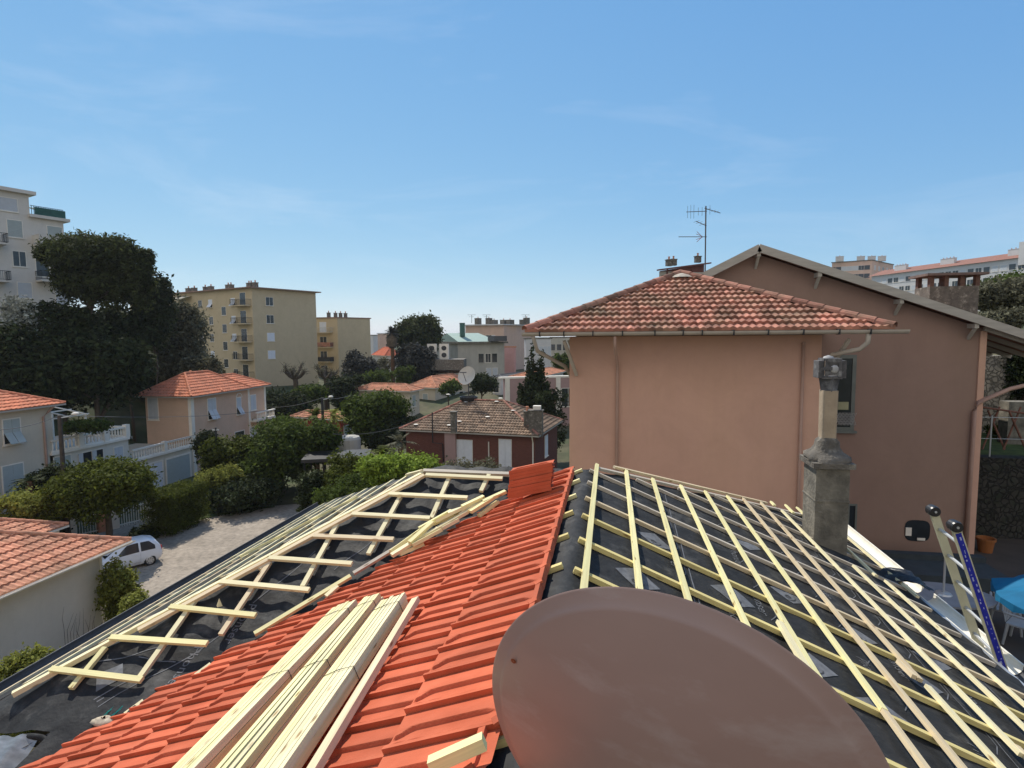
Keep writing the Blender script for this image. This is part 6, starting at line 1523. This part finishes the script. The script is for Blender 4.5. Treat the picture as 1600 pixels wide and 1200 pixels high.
# ---------------------------------------------------------------- parked car
def car():
    th = azdir(43); ca_ = atz(204, 884, GZ); C_ = np.array([ca_[0], ca_[1], GZ])-th*.35
    fw_ = -th; sd = np.cross(UP, fw_)      # fw_: car front, towards the camera's left
    root = thing('parked_car', 'small white three door hatchback car parked beside the low tiled house', 'car', C_)
    def W(x, y, z): return C_+fw_*x+sd*y+UP*z
    st = [(-1.78, .42, .66, .86, .66, .60), (-1.70, .30, .80, 1.05, .74, .62), (-1.50, .22, .86, 1.36, .79, .60), (-1.10, .20, .88, 1.47, .81, .62), (-.5, .20, .88, 1.50, .82, .63), (.1, .20, .86, 1.46, .82, .62),
          (.55, .20, .84, 1.22, .82, .60), (.95, .20, .86, .90, .81, .66), (1.35, .22, .80, .82, .79, .64), (1.65, .26, .66, .70, .72, .58), (1.78, .34, .50, .52, .60, .50)]
    rows = []
    for x, zb, zbelt, zt, hb_, ht_ in st:
        zbelt = min(zbelt, zt-.02)
        half = [(hb_*.90, zb), (hb_, zb+.14), (hb_*1.02, (zb+zbelt)/2), (hb_*.99, zbelt), (hb_*.97-(hb_*.97-ht_)*.55, zbelt+(zt-zbelt)*.55), (ht_, zt-.06*min(1, (zt-zbelt)*2)), (ht_*.75, zt), (0, zt+.015)]
        rows.append([(x, y, z) for y, z in half]+[(x, -y, z) for y, z in half[::-1][1:]])
    n = len(rows[0]); mb = MB(); mb.add([W(*p) for r in rows for p in r], [(i*n+k, (i+1)*n+k, (i+1)*n+k+1, i*n+k+1) for i in range(len(rows)-1) for k in range(n-1)]+[tuple(range(n)), tuple((len(rows)-1)*n+k for k in range(n-1, -1, -1))])
    PAINT = M('car_paint', (.72, .74, .77), rough=.22, var=.03, spec=.6)
    mb.build('body', PAINT, root, smooth=True)
    def lin_(x, k): # interpolate section point
        xs_ = [r[0][0] for r in rows]; i = max(0, min(len(xs_)-2, int(np.searchsorted(xs_, x))-1)); t = (x-xs_[i])/(xs_[i+1]-xs_[i]); a, b = np.array(rows[i][k]), np.array(rows[i+1][k]); return a+(b-a)*t
    for sgn, ks in ((1, (3, 4, 5)), (-1, (n-4, n-5, n-6))):
        for x0, x1, nm in ((-1.42, -.72, 'rear_window'), (-.62, .42, 'door_window')):
            mb = MB(); vs = []; m_ = 8
            for i in range(m_+1):
                x = x0+(x1-x0)*i/m_; a, b, c = (lin_(x, k) for k in ks); lo = a+(b-a)*.12; hi = b+(c-b)*.85
                if nm == 'door_window' and i > m_-4: hi = lo+(hi-lo)*(1-(i-(m_-4))/5.0)
                if nm == 'rear_window' and i < 3: hi = lo+(hi-lo)*(.5+.17*i)
                for q in (lo, b if nm == '' else (lo+hi)/2, hi): vs.append(W(q[0], q[1]+sgn*.012, q[2]+.004))
            mb.add(vs, [(3*i+k, 3*i+3+k, 3*i+4+k, 3*i+1+k) for i in range(m_) for k in range(2)]); mb.build(nm, GLASS, root)
    mb = MB(); a, b = lin_(-1.70, 5), lin_(-1.50, 5); mb.add([W(-1.735, .55, 1.02), W(-1.735, -.55, 1.02), W(-1.535, -.52, 1.34), W(-1.535, .52, 1.34)], [(0, 1, 2, 3)]); mb.build('rear_screen', GLASS, root)
    mb = MB(); mb.add([W(.94, .62, .925), W(.94, -.62, .925), W(.30, -.56, 1.37), W(.30, .56, 1.37)], [(0, 1, 2, 3)]); mb.build('windscreen', GLASS, root)
    for x in (-1.12, 1.18):
        for sgn in (1, -1):
            mb = MB(); mb.lathe(W(x, sgn*.62, .30), [(.01, .0), (.22, 0), (.30, .02), (.30, .19), (.24, .205), (.20, .19)], 24, sd*sgn); wh = mb.build('tyre', BLACK, root, smooth=False)
            mb = MB(); mb.lathe(W(x, sgn*.62, .30), [(.20, .19), (.19, .205), (.05, .20), (.001, .21)], 20, sd*sgn); mb.build('rim', METALP, wh)
            mb = MB(); ax = sd*sgn
            for k in range(7): a_ = 2*math.pi*k/7; d_ = fw_*math.cos(a_)+UP*math.sin(a_); cc_ = W(x, sgn*.62, .30)+ax*.208+d_*.14; mb.obox(cc_, d_*.03, np.cross(d_, ax)*.018, ax*.002)
            mb.build('rim_slots', BLACK, wh)
    for sgn in (1, -1):
        mb = MB(); q = W(-1.755, sgn*.58, .84); mb.obox(q, fw_*.03, sd*.07, UP*.13); mb.build('tail_light', M('tail_red', (.45, .02, .02), rough=.3, spec=.6), root)
        mb = MB(); q = W(1.66, sgn*.50, .60); mb.obox(q, fw_*.05, sd*.13, UP*.06); mb.build('headlight', M('headlight_glass', (.6, .62, .65), rough=.2, spec=.7), root)
        mb = MB(); q = W(.40, sgn*.88, .98); mb.obox(q, fw_*.05, sd*.08, UP*.06); mb.build('wing_mirror', PAINT, root)
        mb = MB(); q = W(-.45, sgn*.835, .80); mb.obox(q, fw_*.08, sd*.012, UP*.012); mb.build('door_handle', PAINT, root)
    mb = MB()
    for sgn in (1, -1): mb.tube([W(.50, sgn*.838, .84), W(.52, sgn*.842, .35), W(-.66, sgn*.842, .35), W(-.68, sgn*.838, .84)], .005, 4)
    mb.build('door_gap', BLACK, root)
car()

# ---------------------------------------------------------------- street furniture, poles and wires
def lamp(label, px, pyt, pyb, dep, arm, zb=None, wood_=False, group=None):
    b = D(px, pyb, dep); t = D(px, pyt, dep); zb = gz(b[0], b[1]) if zb is None else zb
    r = thing('street_lamp', label, 'street lamp', (b[0], b[1], zb)); mb = MB(); mb.tube([(b[0], b[1], zb), (b[0], b[1], t[2])], [.16, .11], 10); mb.build('post', M('post_wood', (.07, .055, .045), var=.3, scale=5) if wood_ else IRON, r)
    tt = np.array([b[0], b[1], t[2]]); e = tt+CR*arm+UP*.1; mb = MB(); mb.tube([tt-UP*.15, tt-UP*.1+CR*arm*.5, e], .035, 6); mb.build('arm', METALP, r)
    mb = MB(); mb.lathe(e, [(.02, .10), (.13, .08), (.21, .01), (.18, -.05), (.07, -.08), (.01, -.09)], 14); mb.build('lamp_head', TRIM, r, smooth=True); return tt
l1 = lamp('wooden post street lamp with white head in front of the roof terrace', 99, 648, 735, 36, 1.0, wood_=True)
l2 = lamp('dark thin street lamp with white head among the garden trees', 506, 621, 700, 50, .75)
up_ = D(337, 668, 47); r = thing('utility_pole', 'thin utility pole in front of the salmon villa carrying cables', 'utility pole', (up_[0], up_[1], GZ)); mb = MB(); mb.tube([(up_[0], up_[1], GZ), up_], [.09, .07], 8); mb.build('post', IRON, r); mb = MB(); mb.obox(up_-UP*.2, CR*.28, CF*.05, UP*.05); mb.build('crossarm', METALP, r)
for px_, py_, dep in ((545, 578, 90), (651+0, 700, 60)):
    pass
def cable(label, P, Q, sag, r=.018):
    P, Q = np.array(P, float), np.array(Q, float); pts = [P+(Q-P)*t-UP*sag*4*t*(1-t) for t in np.linspace(0, 1, 14)]
    mb = MB(); mb.tube(pts, r, 4); tag(mb.build('overhead_cable', M('cable_grey', (.12, .12, .12)), loc=P), label, 'cable')
cable('overhead cable running from the roof terrace lamp post to the villa', l1, atx(420, 640, X0)+np.array([.1, 0, 0]), .4)
cable('overhead cable from the terrace lamp post leaving at the left edge', l1, D(-40, 672, 30), .3)
cable('overhead cable from the villa utility pole down to the garages', up_, atx(262, 690, X0)+np.array([.1, 0, 0]), .1)
cable('overhead cable rising from the villa corner to the second street lamp', atx(414, 640, X0)+np.array([.1, 0, .3]), l2, .3)
cable('overhead cable from the second street lamp to the pollarded tree side', l2, D(548, 617, 60), .2)
cable('overhead cable crossing the garden towards the brick house corner', D(520, 678, 44), D(632, 664, 46), .3)
# garden gate railing behind the courtyard tree
f0, f1 = atz(112, 842, GZ), atz(236, 812, GZ)
fr_ = thing('white_railing', 'white garden railing with vertical bars behind the spreading courtyard tree', 'railing', (f0+f1)/2)
mb = MB(); d_ = unit(f1-f0); Lf = float(np.linalg.norm(f1-f0))
for z in (.15, 1.25): mb.beam(f0+UP*z, f1+UP*z, .05, .06)
n = int(Lf/.15)
for i in range(n+1):
    p = f0+d_*Lf*i/n; mb.beam(p, p+UP*1.35, .03, .03, up=(1, 0, 0))
mb.build('bars', TRIM, fr_)
for t in (0, .36, .52, 1):
    mb = MB(); p = f0+d_*Lf*t; mb.obox(p+UP*.85, d_*.22, np.cross(UP, d_)*.22, UP*.85); mb.build('post', T_FAR if t == .36 else TRIM, fr_)
# parked things in the garden: white covered pergola roof and dark car seen under the trees
p_ = D(545, 684, 50); mb = MB(); mb.lathe(p_, [(.01, .25), (.5, .22), (.9, .10), (1.0, -.1), (1.0, -1.0)], 18); tag(mb.build('round_white_tank', W_GREY, loc=p_-UP*1), 'round white tank in the garden below the red walled house', 'tank')
p_ = D(528, 712, 44); mb = MB(); mb.obox(p_, azdir(80)*2.4, azdir(-10)*1.6, UP*.12); 
for a_ in (-1, 1):
    for b_ in (-1, 1): mb.tube([p_+azdir(80)*2.2*a_+azdir(-10)*1.4*b_, p_+azdir(80)*2.2*a_+azdir(-10)*1.4*b_-UP*2.4], .05, 5)
tag(mb.build('car_shelter', BLACK, loc=p_-UP*2.4), 'dark flat shelter roof between the garden trees below the white tank', 'shelter')

# ---------------------------------------------------------------- patio: ladder, table, parasol, chairs, pot
PZ = -6.2
lad = thing('ladder', 'tall light coloured ladder with a blue printed sticker, leaning on the right gutter', 'ladder', (4.78, 6.3, PZ))
LM = M('ladder_fibreglass', (.50, .47, .32), rough=.55, var=.15, scale=4)
for (y, xt, zt_, xg_, zg_, w_) in ((6.10, 3.308, -1.867, 3.74, -3.104, .085), (6.55, 3.34, -1.85, 3.80, -3.153, .085)):
    slope = (xg_-xt)/(zg_-zt_); xb = xg_+slope*(PZ-zg_)
    a, b = np.array([xt, y, zt_]), np.array([xb, y, PZ]); mb = MB(); mb.beam(a, b, w_*.9, .035, up=(0, 1, 0)); st_ = mb.build('rail', LM, lad)
    mb = MB(); mb.lathe(a+np.array([.0, -.05, .0]), [(.001, .0), (.05, .0), (.056, .02), (.056, .09), (.05, .11), (.001, .11)], 18, (0, 1, 0)); cp_ = mb.build('end_cap', BLACK, st_)
    mb = MB(); mb.lathe(a+np.array([.0, -.058, .0]), [(.001, .0), (.012, .0), (.012, .01)], 10, (0, 1, 0)); mb.build('cap_bolt', METALP, cp_)
    if y < 6.3:
        dd = unit(b-a); mb = MB(); mb.obox(a+dd*.85+np.array([0, -.0195, 0]), dd*.78, np.cross(dd, (0, 1, 0))*.026, (0, .001, 0)); lb = mb.build('blue_sticker', M('sticker_blue', (.02, .025, .30), rough=.4, var=.2, scale=30), st_)
        mb = MB(); rg_ = random.Random(5)
        for i in range(24):
            t = .12+i*.062+rg_.uniform(-.02, .02); mb.obox(a+dd*t+np.array([0, -.0212, 0])+np.cross(dd, (0, 1, 0))*rg_.uniform(-.01, .01), dd*rg_.uniform(.004, .02), np.cross(dd, (0, 1, 0))*rg_.uniform(.002, .007), (0, .0006, 0))
        mb.build('sticker_print', M('sticker_white', (.35, .37, .6)), lb)
A0_, B0_ = np.array([3.308, 6.10, -1.867]), np.array([3.34, 6.55, -1.85]); dd = unit(np.array([.345, 0, -1.]))
for i in range(14):
    t = .20+.29*i; mb = MB(); mb.tube([A0_+dd*t, B0_+dd*t], .016, 8); mb.build('rung', METALP, lad)
tc_ = atz(1474, 928, PZ+.74)
tbl = thing('oval_table', 'pale oval garden table standing in the shade behind the ladder', 'table', (tc_[0], tc_[1], PZ))
mb = MB(); vs = []
for z in (.70, .74):
    for k in range(32): an_ = 2*math.pi*k/32; vs.append((tc_[0]+.95*math.cos(an_), tc_[1]+.62*math.sin(an_), PZ+z))
mb.add(vs, [tuple(range(31, -1, -1)), tuple(range(32, 64))]+[(k, (k+1) % 32, 32+(k+1) % 32, 32+k) for k in range(32)]); mb.build('tabletop', M('plastic_grey', (.26, .26, .27), rough=.5), tbl)
for a_ in (-1, 1):
    for b_ in (-1, 1): mb = MB(); mb.tube([(tc_[0]+.6*a_, tc_[1]+.35*b_, PZ+.7), (tc_[0]+.65*a_, tc_[1]+.4*b_, PZ)], .03, 6); mb.build('leg', METALP, tbl)
mb = MB(); mb.tube([(tc_[0], tc_[1], PZ+.3), (tc_[0], tc_[1], PZ+1.75)], .022, 8); mb.lathe((tc_[0], tc_[1], PZ+.74), [(.16, 0), (.14, .03), (.03, .05)], 12); tag(mb.build('parasol_pole', METALP, loc=(tc_[0], tc_[1], PZ)), 'bare thin pole standing up through the oval garden table', 'pole')
pp = atz(1688, 940, PZ+2.05); par = thing('blue_parasol', 'bright turquoise blue parasol open over the patio at the right edge', 'parasol', (pp[0], pp[1], PZ))
mb = MB(); vs = [(pp[0], pp[1], PZ+2.45)]; n = 8
for k in range(n*4):
    an_ = 2*math.pi*k/(n*4); sc_l = 1.0-.04*math.cos(an_*n)*-1; vs.append((pp[0]+1.05*sc_l*math.cos(an_), pp[1]+1.05*sc_l*math.sin(an_), PZ+2.02+.025*math.cos(an_*n)))
for k in range(n*4):
    an_ = 2*math.pi*k/(n*4); sc_l = 1.0+.04*math.cos(an_*n); vs.append((pp[0]+1.06*sc_l*math.cos(an_), pp[1]+1.06*sc_l*math.sin(an_), PZ+1.93+.03*math.cos(an_*n*2)))
N4 = n*4; mb.add(vs, [(0, 1+k, 1+(k+1) % N4) for k in range(N4)]+[(1+k, 1+N4+k, 1+N4+(k+1) % N4, 1+(k+1) % N4) for k in range(N4)])
mb.build('canopy', M('parasol_blue', (.012, .17, .33), rough=.7, transl=.3), par)
mb = MB(); mb.tube([(pp[0], pp[1], PZ), (pp[0], pp[1], PZ+2.45)], .022, 8); mb.build('pole', TRIM, par)
mb = MB(); mb.lathe((pp[0], pp[1], PZ), [(.28, 0), (.26, .06), (.05, .14), (.03, .3)], 14); mb.build('foot', CONC, par)
def chair(px, py, ang, lab):
    c = atz(px, py, PZ+.44); r = thing('plastic_chair', lab, 'chair', (c[0], c[1], PZ), 'white plastic patio chairs'); ca_, sa_ = math.cos(ang), math.sin(ang)
    PL_ = M('plastic_white', (.36, .36, .35), rough=.5)
    def W(x, y, z): return np.array([c[0]+x*ca_-y*sa_, c[1]+x*sa_+y*ca_, PZ+z])
    X_, Y_ = np.array([ca_, sa_, 0]), np.array([-sa_, ca_, 0])
    mb = MB(); mb.obox(W(0, 0, .43), X_*.23, Y_*.23, UP*.015); mb.build('seat', PL_, r)
    mb = MB()
    for k in range(5): mb.beam(W(-.18+.09*k, .24, .45), W(-.18+.09*k, .32, .84), .045, .012, up=Y_)
    mb.beam(W(-.22, .33, .86), W(.22, .33, .86), .03, .07); mb.build('backrest', PL_, r)
    for a_ in (-1, 1):
        mb = MB(); mb.tube([W(.25*a_, .27, .65), W(.26*a_, -.18, .64), W(.25*a_, -.22, .5)], .022, 6); mb.build('armrest', PL_, r)
        for b_ in (-1, 1): mb = MB(); mb.tube([W(.21*a_, .2*b_, .43), W(.26*a_, .25*b_, 0)], [.03, .022], 6); mb.build('leg', PL_, r)
chair(1572, 950, 2.6, 'white plastic chair under the left edge of the blue parasol')
chair(1600, 975, .8, 'white plastic chair at the right edge below the blue parasol')
pt = atz(1550, 868, PZ); mb = MB(); mb.lathe((pt[0], pt[1]+.3, PZ), [(.01, .0), (.16, 0), (.21, .34), (.24, .34), (.24, .40), (.20, .40), (.18, .30), (.01, .30)], 18)
tag(mb.build('flower_pot', M('pot_orange', (.28, .10, .03)), loc=(pt[0], pt[1], PZ)), 'orange flower pot on the dark patio beside the gable wall corner', 'flower pot')
# low shaded things against the gable wall
sl = atz(1450, 885, PZ+.6); mb = MB(); mb.obox((sl[0], 15.6, PZ+.17), (1.9, 0, 0), (0, .55, 0), (0, 0, .17)); mb.obox((sl[0], 16.2, PZ+.24), (1.9, 0, 0), (0, .12, 0), (0, 0, .24)); tag(mb.build('covered_bench', M('cover_bluegrey', (.045, .055, .06), var=.2), loc=(sl[0], 16.4, PZ)), 'long covered bench in blue grey cloth along the foot of the gable wall', 'bench')
# retaining walls and garden terraces at the right
STONE = M('rubble_stone', (.34, .30, .24), var=.25, scale=2, col2=(.22, .20, .17), c2scale=3, bump=.5, bscale=8)
nt_ = STONE.node_tree; vo_ = nt_.nodes.new('ShaderNodeTexVoronoi'); vo_.feature = 'DISTANCE_TO_EDGE'; vo_.inputs['Scale'].default_value = 5.5
tco = [n for n in nt_.nodes if n.type == 'TEX_COORD'][0]; nzd = nt_.nodes.new('ShaderNodeTexNoise'); nzd.inputs['Scale'].default_value = 2.5; nzd.inputs['Detail'].default_value = 5; nt_.links.new(tco.outputs['Object'], nzd.inputs['Vector'])
mad = nt_.nodes.new('ShaderNodeVectorMath'); mad.operation = 'MULTIPLY_ADD'; mad.inputs[1].default_value = (.45, .45, .45); nt_.links.new(nzd.outputs['Color'], mad.inputs[0]); nt_.links.new(tco.outputs['Object'], mad.inputs[2]); nt_.links.new(mad.outputs[0], vo_.inputs['Vector']); mr_ = nt_.nodes.new('ShaderNodeMapRange'); mr_.inputs['From Max'].default_value = .10; nt_.links.new(vo_.outputs['Distance'], mr_.inputs['Value'])
bp_ = nt_.nodes.new('ShaderNodeBump'); bp_.inputs['Strength'].default_value = 1.0; bp_.inputs['Distance'].default_value = .06; nt_.links.new(mr_.outputs['Result'], bp_.inputs['Height']); nt_.links.new(bp_.outputs['Normal'], nt_.nodes['Principled BSDF'].inputs['Normal'])
mxs = nt_.nodes.new('ShaderNodeMix'); mxs.data_type = 'RGBA'; mxs.inputs['A'].default_value = (.24, .215, .17, 1); old_ = nt_.nodes['Principled BSDF'].inputs['Base Color'].links[0].from_socket
nt_.links.new(mr_.outputs['Result'], mxs.inputs['Factor']); nt_.links.new(old_, mxs.inputs['B']); nt_.links.new(mxs.outputs['Result'], nt_.nodes['Principled BSDF'].inputs['Base Color'])
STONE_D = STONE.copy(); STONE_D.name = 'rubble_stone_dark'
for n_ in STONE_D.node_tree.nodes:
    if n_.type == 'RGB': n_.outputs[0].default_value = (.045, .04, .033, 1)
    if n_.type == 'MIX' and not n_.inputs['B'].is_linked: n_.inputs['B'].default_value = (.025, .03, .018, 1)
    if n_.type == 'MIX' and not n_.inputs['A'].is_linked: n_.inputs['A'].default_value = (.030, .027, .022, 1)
yw = 19.2
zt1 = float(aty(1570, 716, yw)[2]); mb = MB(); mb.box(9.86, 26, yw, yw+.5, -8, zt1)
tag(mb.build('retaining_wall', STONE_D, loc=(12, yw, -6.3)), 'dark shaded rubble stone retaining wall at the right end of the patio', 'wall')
mb = MB(); mb.box(9.86, 26, yw+.5, 27, zt1-.5, zt1-.06); struct(mb.build('garden_terrace', GRASS))
yw2 = 24.5
mb = MB(); z2a = float(aty(1560, 556, yw2)[2]); mb.box(11.0, 34, yw2, yw2+.6, -5, z2a)
tag(mb.build('stone_wall', STONE, loc=(12.5, yw2, -4)), 'sunlit pale rubble stone wall seen past the right edge of the gable wall', 'wall')
mb = MB(); q0 = aty(1577, 628, 22.0); mb.box(q0[0], q0[0]+5, 22.0, 22.5, -4.5, float(q0[2])); tag(mb.build('block_wall', CONC, loc=(q0[0], 22, -4)), 'pale concrete block wall on the terrace at the right edge', 'wall')
# railing on the retaining wall
rl = thing('terrace_railing', 'thin grey metal railing along the top of the retaining wall', 'railing', (12, yw+.2, zt1))
mb = MB()
for i in range(9): x = 10.0+1.35*i; mb.tube([(x, yw+.2, zt1), (x, yw+.2, zt1+1.25)], .022, 6)
mb.build('posts', METALP, rl)
mb = MB()
for z in (.55, 1.2): mb.tube([(9.9, yw+.2, zt1+z), (22, yw+.2, zt1+z)], .008, 5)
mb.build('wires', METALP, rl)
# rusty garden frame
gf = aty(1585, 690, 20.6); fr2 = thing('rusty_frame', 'rusty tubular folding frame standing on the garden terrace at the right edge', 'frame', (gf[0], 20.6, zt1))
mb = MB(); RST = M('rust_red', (.20, .09, .06), var=.3, scale=12)
for dx in (-.55, .05, .65):
    mb.tube([(gf[0]+dx-.35, 20.6, zt1), (gf[0]+dx+.25, 20.9, zt1+1.35)], .03, 6); mb.tube([(gf[0]+dx+.35, 20.7, zt1), (gf[0]+dx-.2, 20.7, zt1+1.25)], .03, 6)
mb.tube([(gf[0]-.9, 20.8, zt1+1.35), (gf[0]+1.1, 20.8, zt1+1.05)], .035, 6); mb.build('tubes', RST, fr2)
# dark shed mass behind, under the eave at the right edge
tree('shade_tree', 'dark leafy tree behind the diagonal downpipe at the right edge', 1602, 580, 26, 60, 21.5, LF_DARK, 6000, .13, 71, zb=zt1)
# ---------------------------------------------------------------- light distance haze
mb = MB(); mb.box(-4050, 4050, -450, 5050, -14.5, 45)
hz = mb.build('haze', BLACK); hz['kind'] = 'stuff'; hz.data.materials.clear()
hm = bpy.data.materials.new('haze'); hm.use_nodes = True; hm.node_tree.nodes.clear()
pv = hm.node_tree.nodes.new('ShaderNodeVolumePrincipled'); pv.inputs['Density'].default_value = 0.00016; pv.inputs['Color'].default_value = (.80, .86, .92, 1); pv.inputs['Anisotropy'].default_value = .3
mo = hm.node_tree.nodes.new('ShaderNodeOutputMaterial'); hm.node_tree.links.new(pv.outputs[0], mo.inputs['Volume']); hz.data.materials.append(hm)
for o in list(bpy.data.objects):
    if '_off' in o: del o['_off']
